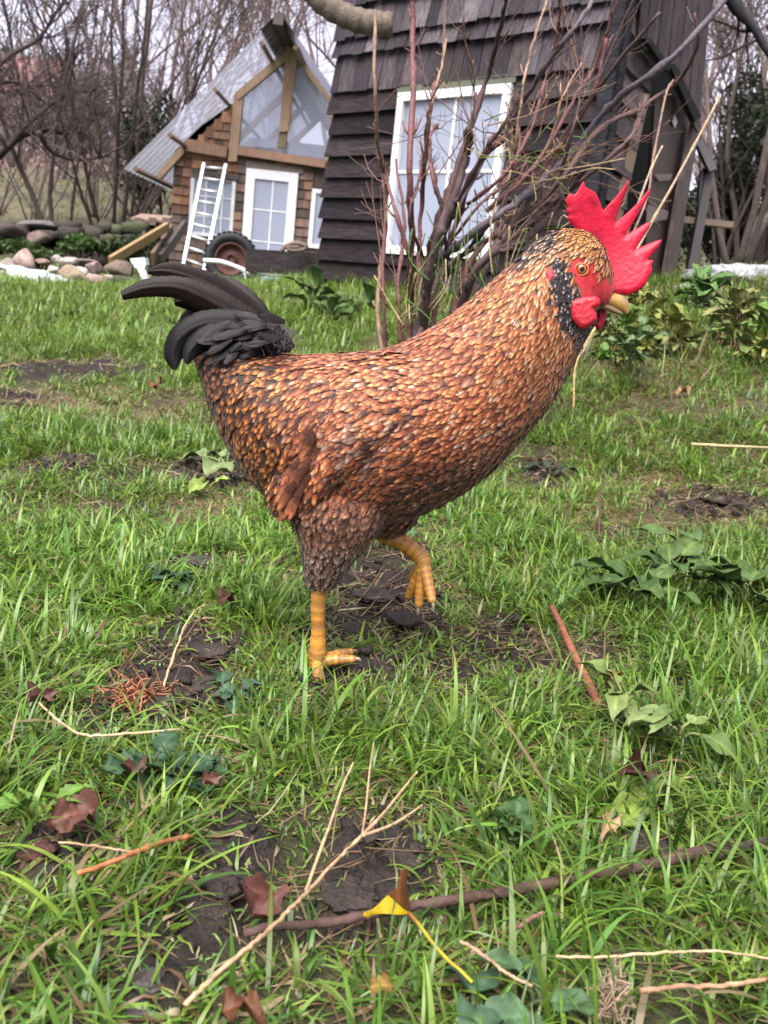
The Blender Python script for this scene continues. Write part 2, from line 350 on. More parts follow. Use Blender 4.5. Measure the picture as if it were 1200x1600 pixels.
def grass_band(b, ntuft, y0, y1, per, L0, w0, seg, keep_mud=.05, dull=0):
    x, y = scatter(ntuft, y0, y1); m0 = mask(x, y, 0); m1 = mask(x, y, 1)
    cl = fbm(x * 4.5, y * 4.5, seed=41)
    pk = (1 - np.clip(m0 * 1.5, 0, 1) * (1 - keep_mud)) * (1 - .10 * m1) * np.clip(.45 + 2.6 * (cl - .40), .16, 1)
    s = rng.random(ntuft) < pk; x, y, m1, cl = x[s], y[s], m1[s], cl[s]; nt_ = len(x)
    vig = (.55 + .9 * cl) * (1 - .40 * m1) * (1 - .55 * mask(x, y, 0, 1.7)) * rng.uniform(.7, 1.3, nt_)
    th0 = rng.uniform(0, 2 * np.pi, nt_); cid = rng.integers(0, len(GREEN), nt_)
    hue = fbm(x * 1.7, y * 1.7, seed=44)
    r = np.repeat(np.arange(nt_), per); n = len(r)
    rad = np.abs(rng.normal(0, .011, n)) * (1 + y[r] * .35); a = rng.uniform(0, 2 * np.pi, n)
    bx, by = x[r] + rad * np.cos(a), y[r] + rad * np.sin(a)
    az = np.where(rng.random(n) < .62, a + rng.normal(0, .5, n), th0[r] + rng.normal(0, .4, n))
    L = L0 * vig[r] * rng.uniform(.45, 1.35, n); wd = w0 * rng.uniform(.55, 1.3, n) * (.7 + .3 * vig[r])
    lean = np.abs(rng.normal(.6, .42, n)); curl = rng.uniform(.3, 2.1, n)
    dry = rng.random(n) < (.20 + .45 * m1[r])
    C = GREEN[cid[r]] * .55 + GREEN[rng.integers(0, len(GREEN), n)] * .45
    C = C * (.72 + .56 * hue[r])[:, None] * rng.uniform(.5, 1.5, n)[:, None]
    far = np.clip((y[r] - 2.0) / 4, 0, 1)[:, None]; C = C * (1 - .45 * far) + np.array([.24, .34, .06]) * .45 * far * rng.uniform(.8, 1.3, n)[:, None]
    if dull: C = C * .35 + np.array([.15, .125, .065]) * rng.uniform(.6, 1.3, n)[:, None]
    C = np.where(dry[:, None], STRAW[rng.integers(0, 4, n)] * rng.uniform(.6, 1.1, n)[:, None], C)
    lean = np.where(dry, lean + rng.uniform(.4, 1.1, n), lean)
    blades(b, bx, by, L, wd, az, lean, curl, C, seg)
gb = B()
grass_band(gb, 11000, .28, 1.3, 5, .020, .0020, 4, keep_mud=.02)
grass_band(gb, 9000, 1.2, 2.6, 6, .028, .0032, 4, keep_mud=.04)
grass_band(gb, 9000, 2.4, 6.0, 6, .035, .005, 3, keep_mud=.1)
grass_band(gb, 5200, .28, 1.15, 8, .046, .0034, 6)
grass_band(gb, 900, .28, 1.15, 5, .080, .0046, 7)
grass_band(gb, 9500, 1.1, 2.1, 8, .050, .0044, 5)
grass_band(gb, 16000, 2.0, 4.2, 8, .058, .006, 4)
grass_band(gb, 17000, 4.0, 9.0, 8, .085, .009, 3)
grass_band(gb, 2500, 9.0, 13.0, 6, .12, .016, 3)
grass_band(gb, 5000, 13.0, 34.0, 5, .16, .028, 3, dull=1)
# fallen straw and thatch lying flat
for n, y0, y1, L0, w0 in ((5000, .3, 1.2, .045, .0014), (14000, 1.1, 2.6, .06, .0022), (16000, 2.4, 6.5, .085, .0042)):
    x, y = scatter(n, y0, y1); m = np.maximum(mask(x, y, 1), .45 * (mask(x, y, 0) > .15)); s = rng.random(n) < .38 + .9 * m; x, y = x[s], y[s]; k = len(x)
    blades(gb, x, y, L0 * rng.uniform(.4, 1.9, k), w0 * rng.uniform(.6, 1.4, k), rng.uniform(0, 6.28, k), rng.uniform(1.25, 1.6, k),
           rng.uniform(-.5, .4, k), STRAW[rng.integers(0, 4, k)] * rng.uniform(.6, 1.15, k)[:, None], 5)
# coarse grass and straw on the right bank
k = 9000; bx_ = rng.uniform(.5, 3.2, k); by_ = rng.uniform(2.6, 5.6, k); q_ = proj(np.stack([bx_, by_, hbase(bx_, by_)], -1))
s = (q_[:, 0] > 890 + rng.normal(0, 20, k)) & (q_[:, 1] < 610 + rng.normal(0, 14, k)); bx_, by_ = bx_[s], by_[s]; k = len(bx_); st_ = rng.random(k) < .33
blades(gb, bx_, by_, rng.uniform(.06, .20, k), rng.uniform(.003, .007, k), rng.uniform(0, 6.28, k), np.abs(rng.normal(.5, .4, k)), rng.uniform(.4, 2.2, k), np.where(st_[:, None], STRAW[rng.integers(0, 4, k)], GREEN[rng.integers(0, 6, k)] * .8) * rng.uniform(.6, 1.1, k)[:, None], 5)
tag(gb.build('grass', MT['grass']), 'wet green grass with straw blades among the mud patches', 'grass', kind='stuff')
# small crumbs of soil on the bare patches
def ico(sub=1):
    bm = bmesh.new(); bmesh.ops.create_icosphere(bm, subdivisions=sub, radius=1); bm.verts.ensure_lookup_table()
    V = np.array([v.co[:] for v in bm.verts]); T = np.array([[v.index for v in f.verts] for f in bm.faces]); bm.free(); return V, T
IV1, IT1 = ico(1); IV2, IT2 = ico(2); IV3, IT3 = ico(3); IV4, IT4 = ico(4)
cb = B(); x, y = scatter(9000, .3, 2.4); m = mask(x, y, 0); s = rng.random(9000) < m * .9; x, y = x[s], y[s]; z = height(x, y)
for i in range(len(x)):
    r = min(.0033 * np.exp(rng.normal(0, .5)), .0062) * (1 + .3 * y[i]); V = IV1 * (1 + .35 * rng.normal(size=(len(IV1), 1))) * r * rng.uniform(.6, 1.3, 3)
    cb.add(V + [x[i], y[i], z[i] + r * .3], None, IT1, np.array([.045, .032, .027]) * rng.uniform(.5, 1.5))
tag(cb.build('soil_crumbs', MT['soil']), 'crumbs of dark wet soil scattered over the bare patches', 'soil', kind='stuff')

# ------------------------------------------------------------------ boards on a wall
UPV = np.array([0, 0, 1.0])
def board(b, C0, d, n, u0, u1, z0, z1, off0, off1, th, c, j=0):
    C0, d, n = map(np.asarray, (C0, d, n))
    def P(u, z, o): return C0 * [1, 1, 0] + d * u + n * o + UPV * z
    V = [P(u0, z0 + j, off0), P(u1, z0, off0), P(u1, z1, off1), P(u0, z1, off1),
         P(u0, z0 + j, off0 - th), P(u1, z0, off0 - th), P(u1, z1, off1 - th), P(u0, z1, off1 - th)]
    b.add(V, [(0, 1, 2, 3), (7, 6, 5, 4), (0, 4, 5, 1), (1, 5, 6, 2), (2, 6, 7, 3), (3, 7, 4, 0)], None, c)
def shingle_rows(b, C0, d, n, zs, ufun, wmin, wmax, cols, rag=.008, prot=.03):
    for i in range(len(zs) - 1):
        z0, z1 = zs[i], zs[i + 1]; ua, ub = ufun(z0, z1)
        if ub - ua < .02: continue
        u = ua
        while u < ub - .01:
            w_ = min(rng.uniform(wmin, wmax), ub - u); g = .0025
            board(b, C0, d, n, u + g, u + w_ - g, z0 + rng.uniform(-rag, rag), z1 + .03, prot + rng.uniform(0, .012), .006, .008,
                  np.array(cols[rng.integers(len(cols))]) * rng.uniform(.55, 1.5)); u += w_

# ------------------------------------------------------------------ dark wooden shed
a48, a27 = math.radians(48), math.radians(27)
dF = np.array([-math.sin(a48), math.cos(a48), 0]); nF = np.array([-math.cos(a48), -math.sin(a48), 0])
dR = np.array([math.sin(a27), math.cos(a27), 0]); nR = np.array([math.cos(a27), -math.sin(a27), 0])
SC = PY(943, 250, 5.2); SC[2] = 0
def Fz(px, py): p = PP(px, py, SC, nF); return float(np.dot(p - SC, dF)), float(p[2])
def Rz(px, py): p = PP(px, py, SC, nR); return float(np.dot(p - SC, dR)), float(p[2])
shed = thing('wooden_shed', 'dark weathered timber shed with shingled skirt and white framed window behind the shrub', 'shed', (SC[0], SC[1], .4))
UL = Fz(514, 250)[0]; zb = Fz(500, 436)[1]; zt = 3.6
z65, z92, z146 = Fz(532, 66)[1], Fz(530, 92)[1], Fz(528, 147)[1]
DW = [(.078, .064, .077), (.050, .040, .049), (.098, .082, .095), (.040, .032, .040), (.125, .106, .118), (.090, .068, .072)]
DB = [(.030, .022, .027), (.018, .014, .018), (.045, .035, .039), (.034, .025, .028)]
wl, wr = (Fz(630, 149)[0] + Fz(604, 400)[0]) / 2, (Fz(810, 138)[0] + Fz(768, 402)[0]) / 2
wt, wb = Fz(640, 147)[1], (Fz(604, 400)[1] + Fz(765, 403)[1]) / 2
b = B()
top_rows = [z92, z65] + [z65 + .19 * k for k in range(1, 9)]
shingle_rows(b, SC, dF, nF, [z146, z92], lambda a, c: (.0, UL), .07, .14, DW, prot=.04)
shingle_rows(b, SC, dF, nF, top_rows, lambda a, c: (.0, UL + .015), .07, .15, DW, prot=.045)
b.build('shingle_skirt', MT['darkwood_v'], shed, smooth=False)
b = B(); nrow = 9; hh = (z146 - zb) / nrow
for i in range(nrow):
    z0 = zb + i * hh; z1 = z0 + hh + .035; e = rng.uniform(-.02, .03)
    if z0 + hh * .3 > wb:
        segs = [(wl + .012, UL + e), (.03, wr - .012)]
        if z1 < wt: pass
    else: segs = [(.03, .03 + UL * .45 + rng.uniform(-.2, .2)), (0, UL + e)]; segs[1] = (segs[0][1] + .004, UL + e)
    for s0, s1 in segs: board(b, SC, dF, nF, s0, s1, z0 + rng.uniform(-.005, .005), z1, .048, .006, .018, np.array(DB[rng.integers(4)]) * rng.uniform(.75, 1.3), rng.uniform(-.008, .008))
b.build('front_cladding', MT['darkwood'], shed, smooth=False)
b = B(); board(b, SC, dF, nF, 0.0, UL - .02, zb - .35, wb, 0, 0, .06, (.02, .018, .02)); board(b, SC, dF, nF, wl, UL - .02, wb, zt, 0, 0, .06, (.02, .018, .02))
board(b, SC, dF, nF, 0, wr, wb, zt, 0, 0, .06, (.02, .018, .02)); board(b, SC, dF, nF, wr, wl, wt, zt, 0, 0, .06, (.02, .018, .02))
PLF = SC + dF * (UL - .05)
boxf(b, [PLF[0], PLF[1], zb - .3], dR * 2.2, dF * .04, UPV * (zt - zb + .3), (.02, .018, .02))
b.build('wall', MT['darkwood'], shed, smooth=False)
b = B(); board(b, SC, dF, nF, -.03, .055, zb - .3, zt, .065, .065, .02, (.028, .028, .036)); board(b, SC, dR, nR, -.02, .05, zb - .3, zt, .03, .03, .02, (.028, .028, .036))
b.build('corner_board', MT['darkwood'], shed, smooth=False)
b = B(); board(b, SC, dF, nF, wr - .02, wl + .02, wt + .004, wt + .05, .04, .04, .06, (.13, .15, .10)); b.build('window_lintel', MT['timber'], shed, smooth=False)
def window(parent, C0, d, n, u0, u1, z0, z1, fw, bars_u, bars_z, glassm, fmat, off=.03, backc=(.30, .32, .40), nm='window'):
    f = B()
    for (a, c, e, g) in ((u0, u1, z0, z0 + fw), (u0, u1, z1 - fw, z1), (u0, u0 + fw, z0 + fw, z1 - fw), (u1 - fw, u1, z0 + fw, z1 - fw)): board(f, C0, d, n, a, c, e, g, off, off, .06, (1, 1, 1))
    fo = f.build(nm, fmat, parent, smooth=False); g_ = B()
    board(g_, C0, d, n, u0 + fw, u1 - fw, z0 + fw, z1 - fw, off - .03, off - .03, .008, (1, 1, 1)); g_.build('pane', glassm, fo, smooth=False)
    s = B(); 
    for u in bars_u: board(s, C0, d, n, u - .01, u + .01, z0 + fw, z1 - fw, off - .022, off - .022, .006, (1, 1, 1))
    for z in bars_z: board(s, C0, d, n, u0 + fw, u1 - fw, z - .009, z + .009, off - .023, off - .023, .006, (1, 1, 1))
    if bars_u or bars_z: s.build('glazing_bar', fmat, fo, smooth=False)
    c_ = B(); nb = 40; us = np.linspace(u0 + fw * .5, u1 - fw * .5, nb); C0a = np.asarray(C0) * [1, 1, 0]
    V = []; 
    for i, u in enumerate(us):
        o_ = off - .11 + .018 * math.sin(i * .9) + .01 * math.sin(i * 2.3)
        V += [C0a + d * u + n * o_ + UPV * z0, C0a + d * u + n * o_ + UPV * z1]
    c_.add(V, [(2 * i, 2 * i + 2, 2 * i + 3, 2 * i + 1) for i in range(nb - 1)], None, backc); c_.build('reflection_curtain', MT['reflection_curtain'], fo)  # curtain sheet whose lavender tint also paints sky reflected in the glass
    return fo
wmid = Fz(715, 180)[0]
window(shed, SC, dF, nF, wr, wl, wb, wt, .05, [wmid], [Fz(700, 269)[1]], MT['glass_win'], MT['white'], .05)
# side wall
tS = Rz(985, 235)[0]; b = B(); zz = np.arange(zb - .1, zt, .165)
for z0 in zz:
    board(b, SC, dR, nR, .05, tS + .03 + .22 * max(0, z0 - 1.2), z0, z0 + .15, .026, .004, .014, np.array([.15, .12, .12]) * rng.uniform(.6, 1.25), 0)
b.build('side_cladding', MT['darkwood'], shed, smooth=False)
def rp(pts, off): return [PP(x, y, SC + nR * off, nR) for x, y in pts]
b = B(); slab(b, rp([(945, 480), (955, 240), (1000, -60), (1120, -60), (1090, 190), (1045, 460)], -.4), -nR * .05, (.012, .011, .013)); b.build('doorway_shade_sheet', MT['darkwood'], shed, smooth=False)  # near-black backing sheet, painted as the darkness inside the doorway
b = B(); slab(b, rp([(1004, 145), (1016, 147), (962, 385), (952, 440), (940, 440), (952, 370)], .02), -nR * .06, (.30, .20, .13)); b.build('door_post', MT['timber'], shed, smooth=False)
b = B(); slab(b, rp([(1024, 150), (1048, 140), (1083, 200), (1050, 445), (1004, 445), (1016, 300)], -.02), -nR * .02, (.085, .042, .038)); b.build('side_panel', MT['timber'], shed, smooth=False)
b = B(); slab(b, rp([(1086, 188), (1093, 200), (1052, 450), (1036, 450), (1062, 300)], .05), -nR * .03, (.16, .12, .115)); b.build('leaning_plank', MT['darkwood_v'], shed, smooth=False)
b = B(); slab(b, rp([(1055, 180), (1059, 190), (1055, 200), (1051, 190)], .0), -nR * .004, (.6, .6, .62)); b.build('diamond_sticker', MT['white'], shed, smooth=False)
b = B(); slab(b, rp([(1022, 273), (1050, 271), (1049, 281), (1030, 283)], .0), -nR * .006, (.25, .18, .17)); slab(b, rp([(1012, 320), (1045, 330), (1043, 342), (1010, 350)], .0), -nR * .006, (.25, .18, .17)); b.build('batten', MT['timber'], shed, smooth=False)
b = B(); xs = np.linspace(1008, 1112, 12)
for i in range(11):
    x0, x1 = xs[i], xs[i + 1] - .7; yb = lambda x: 95 + (x - 1047) * 1.75 if x > 1047 else 60 + (x - 1008) * .9
    slab(b, rp([(x0 + 8, -70), (x1 + 8, -70), (x1 - (yb(x1)) * .1, yb(x1)), (x0 - (yb(x0)) * .1, yb(x0))], .06 + .01 * (i % 2)), -nR * .02, np.array([.10, .078, .08]) * rng.uniform(.7, 1.3))
b.build('gable_boarding', MT['darkwood_v'], shed, smooth=False)
b = B(); slab(b, rp([(1046, 100), (1056, 100), (1096, 182), (1086, 190)], .09), -nR * .03, (.02, .018, .02)); slab(b, rp([(1008, 60), (1016, 60), (1050, 105), (1044, 112)], .09), -nR * .03, (.02, .018, .02)); b.build('brace', MT['darkwood'], shed, smooth=False)
PB = SC + dR * 4.2; b = B(); 
V = [SC + dF * UL + nF * .12, SC + nF * .12 + nR * .12, PB + nR * .12, SC + dF * UL + dR * 4.2]
top = (SC + dF * UL / 2 + dR * 2.0); 
b.add([v * [1, 1, 0] + UPV * zt for v in V] + [top * [1, 1, 0] + UPV * (zt + 1.3)], [(3, 2, 1, 0)], [(0, 1, 4), (1, 2, 4), (2, 3, 4), (3, 0, 4)], (.06, .055, .06)); b.build('roof', MT['darkwood_v'], shed, smooth=False)

# ------------------------------------------------------------------ shingled cottage with a glazed gable
YC = 14.0; CO = np.array([0, YC, 0.0]); dC = np.array([1.0, 0, 0]); nC = np.array([0, -1.0, 0])
def Cx(px, py): p = PY(px, py, YC); return float(p[0]), float(p[2])
ax, azp = Cx(452, 72); base0 = .1
cot = thing('cottage', 'small shingled cottage with glazed gable and clear corrugated roof', 'cottage', (ax, YC, base0))
OR = [(.30, .14, .075), (.21, .105, .065), (.38, .19, .10), (.16, .09, .065), (.24, .135, .09)]
DK = [(.16, .10, .085), (.12, .075, .065), (.2, .13, .11), (.24, .14, .10)]
xl, _ = Cx(300, 235); xl2, zl2 = Cx(272, 260); xr = ax + (ax - xl2) * 1.02
RA = np.array([ax, YC - 1.1, azp + .10]); edgeL = PY(194, 264, YC - 1.1); half = ax - edgeL[0]; sl_ = (RA[2] - edgeL[2]) / half
z_cor = Cx(300, 226)[1]; z_lin = Cx(440, 243)[1]
slope = sl_; eh = RA[2] - .14
def roofz(x): return eh - slope * abs(x - ax)
post_l = Cx(368, 200)[0]; b = B()
zrow = np.arange(z_cor, eh, .115)
shingle_rows(b, CO, dC, nC, list(zrow), lambda a, c: (ax - (eh - c) / slope - .02, post_l - .06), .06, .14, OR, .004, .03); b.build('upper_shingles', MT['cedar'], cot, smooth=False)
b = B(); zrow = np.arange(base0, z_cor - .02, .13)
dl, dr_ = Cx(384, 300)[0], Cx(465, 300)[0]; w1l, w1r = Cx(298, 300)[0], Cx(368, 300)[0]; w2l = Cx(487, 310)[0]; w2r = w2l + .8; zwt = Cx(330, 275)[1]; zwb = Cx(345, 372)[1]; zdt = Cx(430, 268)[1]; zdb = base0 + .1
for i in range(len(zrow) - 1):
    for (s0, s1) in ((xl2, w1l), (w1r, dl), (dr_, w2l), (w2r, xr)):
        shingle_rows(b, CO, dC, nC, [zrow[i], zrow[i + 1]], lambda a, c: (s0, s1), .08, .16, (OR if (s0 == xl2 and zrow[i] > 1.2) else DK), .005, .03)
    if zrow[i + 1] < zwb: shingle_rows(b, CO, dC, nC, [zrow[i], zrow[i + 1]], lambda a, c: (w1l, w1r), .08, .16, DK, .005, .03); shingle_rows(b, CO, dC, nC, [zrow[i], zrow[i + 1]], lambda a, c: (w2l, w2r), .08, .16, DK, .005, .03)
    if zrow[i] > zwt - .05: shingle_rows(b, CO, dC, nC, [zrow[i], zrow[i + 1]], lambda a, c: (w1l, w2l), .08, .16, OR, .005, .03)
b.build('lower_shingles', MT['cedar'], cot, smooth=False)
b = B()
for (s0, s1, e0, e1) in ((xl2, w1l, base0 - .5, z_cor), (w1r, dl, base0 - .5, z_cor), (dr_, w2l, base0 - .5, z_cor), (w2r, xr, base0 - .5, z_cor), (w1l, w1r, base0 - .5, zwb), (w2l, w2r, base0 - .5, zwb), (w1l, w1r, zwt, z_cor), (dl, dr_, zdt, z_cor), (w2l, w2r, zwt, z_cor)):
    board(b, CO, dC, nC, s0, s1, e0, e1, 0, 0, .1, (.10, .07, .06))
gl0, gr0 = post_l, ax + (ax - post_l)
slab(b, [(xl2 + .02, YC, z_cor), (post_l, YC, z_cor), (post_l, YC, roofz(post_l)), (ax - (eh - z_cor) / slope, YC, z_cor + .01)], (0, .1, 0), (.26, .14, .075))
slab(b, [(gr0, YC, z_cor), (xr - .02, YC, z_cor), (gr0, YC, roofz(gr0))], (0, .1, 0), (.10, .07, .06))
for sx in (xl2, xr - .1): boxf(b, (sx, YC + .1, base0 - .5), (.1, 0, 0), (0, 5, 0), (0, 0, z_cor - base0 + .5 - (.0)), (.12, .08, .07))
boxf(b, (xl2, YC + 5.1, base0 - .5), (xr - xl2, 0, 0), (0, .1, 0), (0, 0, z_cor + .5 - base0), (.25, .24, .26)); b.build('wall', MT['cedar'], cot, smooth=False)
TB = (.46, .30, .17)
def cslab(b, pts, off, th, c): slab(b, [PY(x, y, YC - off) for x, y in pts], (0, th, 0), c)
for nm, pts, off, th, c in (('centre_post', [(447, 72), (466, 74), (450, 205), (436, 206)], .10, .10, TB), ('post_foot', [(436, 205), (449, 206), (446, 231), (433, 229)], .06, .08, (.24, .17, .08)),
                            ('corner_post', [(365, 148), (381, 141), (370, 252), (356, 252)], .07, .10, TB), ('corner_post', [(520, 160), (527, 160), (513, 262), (507, 262)], .07, .10, TB),
                            ('rafter', [(449, 76), (452, 90), (372, 156), (366, 145)], .09, .09, TB), ('rafter', [(464, 76), (524, 156), (522, 172), (462, 92)], .09, .09, TB),
                            ('rafter', [(284, 228), (288, 238), (250, 280), (244, 272)], .09, .09, TB),
                            ('cornice', [(291, 216), (355, 230), (353, 246), (289, 235)], .12, .12, (.34, .19, .11)), ('lintel_shelf', [(372, 228), (509, 250), (507, 262), (369, 241)], .14, .14, (.36, .2, .12)),
                            ('window_lintel', [(300, 263), (372, 275), (372, 282), (298, 271)], .05, .05, (.07, .06, .06)), ('lintel_board', [(385, 250), (475, 262), (473, 272), (383, 262)], .05, .05, (.18, .13, .11))):
    b = B(); cslab(b, pts, off, th, c); b.build(nm, MT['timber'], cot, smooth=False)
def glaz(pts, nm):
    b = B(); cslab(b, pts, .02, .01, (1, 1, 1)); b.build(nm, MT['glass_gable'], cot, smooth=False)
glaz([(381, 150), (448, 92), (436, 232), (374, 228)], 'gable_pane'); glaz([(464, 94), (521, 166), (512, 250), (449, 240)], 'gable_pane')
b = B(); boxf(b, (xl2 + .1, YC + 2.6, z_cor), (xr - xl2 - .2, 0, 0), (0, .04, 0), (0, 0, .55), (.35, .35, .4)); boxf(b, (xl2 + .1, YC + .2, z_cor - .02), (xr - xl2 - .2, 0, 0), (0, 4.8, 0), (0, 0, .02), (.35, .3, .28)); b.build('loft_floor', MT['timber'], cot, smooth=False)
window(cot, CO, dC, nC, w1l + .0, w1r, zwb, zwt, .05, [w1l + .34 * (w1r - w1l), w1l + .72 * (w1r - w1l)], [zwb + .33 * (zwt - zwb), zwb + .66 * (zwt - zwb)], MT['glass_win'], MT['white'], .03)
window(cot, CO, dC, nC, dl, dr_, zdb, zdt, .13, [(dl + dr_) / 2 + .02], [Cx(425, 330)[1], Cx(422, 379)[1], .55], MT['glass_win'], MT['white'], .07, nm='door')
window(cot, CO, dC, nC, w2l, w2r, zwb, zwt - .02, .06, [w2l + .4], [], MT['glass_win'], MT['white'], .03)
# roof: corrugated clear sheets with purlins
RA = np.array([ax, YC - 1.1, azp + .10]); edgeL = PY(194, 264, YC - 1.1); half = ax - edgeL[0]; sl_ = (RA[2] - edgeL[2]) / half
for sg in (-1, 1):
    b = B(); ny = 252; ysr = np.linspace(YC - 1.1, YC + 5.2, ny); wv = .024 * np.sin(np.arange(ny) * 2 * np.pi / 8)
    V = np.zeros((2, ny, 2, 3)); nrm = np.array([sg * sl_, 0, 1]) / math.hypot(sl_, 1)
    for e, hf in ((0, 0.0), (1, half)):
        for k, o_ in ((0, 0.0), (1, -.004)):
            V[k, :, e] = np.stack([np.full(ny, ax + sg * hf), ysr, np.full(ny, RA[2] - sl_ * hf)], -1) + (wv + o_)[:, None] * nrm
    V = V.reshape(-1, 3); i = np.arange(ny - 1) * 2; Q = np.stack([i, i + 1, i + 3, i + 2], -1); Q = np.concatenate([Q, Q[:, ::-1] + 2 * ny])
    b.add(V, Q); b.build('roof_sheet', MT['poly'], cot, smooth=False)
    for f in (.12, .42, .72, .95):
        h_ = half * f; p = np.array([ax + sg * h_, YC - .95, RA[2] - sl_ * h_ - .07]); b = B(); beam(b, p, p + [0, 6.0, 0], .05, .08, nrm, (.30, .2, .13)); b.build('purlin', MT['timber'], cot, smooth=False)
    for yy in (YC + 1.6, YC + 3.2, YC + 4.8):
        p = np.array([ax, yy, RA[2] - .16]); q = np.array([ax + sg * half * .96, yy, RA[2] - sl_ * half * .96 - .16]); b = B(); beam(b, p, q, .05, .1, nrm, (.32, .22, .14)); b.build('rafter', MT['timber'], cot, smooth=False)
b = B(); beam(b, (ax, YC - 1.15, RA[2] - .06), (ax, YC + 5.2, RA[2] - .06), .13, .14, (0, 0, 1), (.06, .04, .035)); b.build('ridge_beam', MT['timber'], cot, smooth=False)
b = B(); 
for sg in (-1, 1): slab(b, [(ax, YC - 1.13, RA[2] + .03), (ax + sg * .22, YC - 1.13, RA[2] + .03 - sl_ * .22), (ax + sg * .22, YC + 5.2, RA[2] + .03 - sl_ * .22), (ax, YC + 5.2, RA[2] + .03)], (0, 0, .012), (.09, .07, .07))
b.build('ridge_cap', MT['timber'], cot, smooth=False)

# ------------------------------------------------------------------ ladder, wheel, sleeper and other things by the cottage
def ladder():
    YL = 13.2; a0, a1 = PY(288, 408, YL - .25), PY(319, 256, YC - .18); c0, c1 = PY(320, 420, YL - .25), PY(353, 258, YC - .18)
    t = thing('ladder', 'aluminium ladder leaning on the cottage below its orange cornice', 'ladder', (a0 + c0) / 2)
    for p, q in ((a0, a1), (c0, c1)): b = B(); beam(b, p - (q - p) * .08, q, .035, .06, (0, 1, 0)); b.build('stile', MT['alu'], t, smooth=False)
    for k in range(9):
        f = .02 + k * .118; b = B(); tube(b, [a0 + (a1 - a0) * f, c0 + (c1 - c0) * f], .019, 8); b.build('rung', MT['alu'], t)
ladder()
def lathe(b, prof, c0, ax_, n=40, c=(1, 1, 1)):
    ax_ = np.asarray(ax_, float); ax_ /= np.linalg.norm(ax_); r = np.cross(ax_, [0, 0, 1]); r /= np.linalg.norm(r); e = np.cross(r, ax_); m = len(prof); th = np.arange(n) / n * 2 * np.pi
    V = [np.asarray(c0) + ax_ * h + rr * (np.cos(a) * r + np.sin(a) * e) for rr, h in prof for a in th]
    i = np.arange(m - 1)[:, None] * n; j = np.arange(n)[None]; k = (j + 1) % n
    b.add(V, np.stack([i + j, i + k, i + n + k, i + n + j], -1).reshape(-1, 4), None, c)
wc = PY(361, 405, 11.0); wh = thing('wheel', 'black tyre on a rusty red rim standing beside the ladder', 'wheel', wc - [0, 0, .3]); axw = (.12, -1, .05)
b = B(); lathe(b, [(.17, -.03), (.19, .045), (.23, .075), (.275, .07), (.298, .045), (.302, 0), (.298, -.045), (.275, -.07), (.2, -.075), (.17, -.03)], wc, axw)
for k in range(30):
    a = k / 30 * 2 * np.pi; p = wc + .303 * (np.cos(a) * np.array([1, .12, 0]) + np.sin(a) * np.array([0, 0, 1])); beam(b, p + [0, .05, 0], p - [0, .05, 0], .035, .012, (np.cos(a), 0, np.sin(a)))
b.build('tyre', MT['rubber'], wh)
b = B(); lathe(b, [(.001, .0), (.045, .0), (.05, .025), (.06, .0), (.11, -.02), (.15, -.005), (.16, .04), (.185, .055), (.185, -.05), (.001, -.05)], wc, axw); b.build('rim', MT['rust'], wh)
b = B(); P0, P1, P2, P3 = PY(383, 387, 8.8), PY(520, 397, 7.6), PY(605, 436, 7.2), PY(384, 425, 8.8)
slab(b, [PY(383, 388, 8.8), PY(383, 424, 8.8), PY(606, 441, 8.2), PY(606, 403, 8.2)], (0, .2, 0), (.045, .036, .038)); tag(b.build('sleeper', MT['darkwood'], smooth=False), 'long dark timber sleeper lying between the wheel and the shed', 'sleeper')
b = B(); tube(b, smooth_path([PY(x, y, 8.4) for x, y in ((440, 392), (448, 384), (462, 380), (478, 384), (474, 390), (455, 391), (450, 386), (468, 386))], 5), .02, 6, (.22, .16, .14)); tag(b.build('rope_coil', MT['twig']), 'brown coil of rope lying on the dark sleeper', 'rope')
b = B(); pts, rr = smooth_path([PY(x, y, 9.0) for x, y in ((318, 407), (345, 409), (372, 418), (395, 428), (420, 433), (452, 431))], 6, [.022, .022, .02, .03, .04, .03]); tube(b, pts, rr, 8); tube(b, smooth_path([PY(x, y, 9.0) for x, y in ((372, 418), (382, 427), (385, 442))], 4), .012, 6)
tag(b.build('bent_pipe', MT['white']), 'bent white pipe lying in front of the tyre', 'pipe')
b = B(); boxf(b, PY(405, 447, 7.9), (.42, .02, 0), (0, .4, .02), (0, 0, .07), (.28, .42, .55)); tag(b.build('plastic_sheet', MT['cloth'], smooth=False), 'pale blue plastic sheet on the grass under the sleeper', 'sheet')
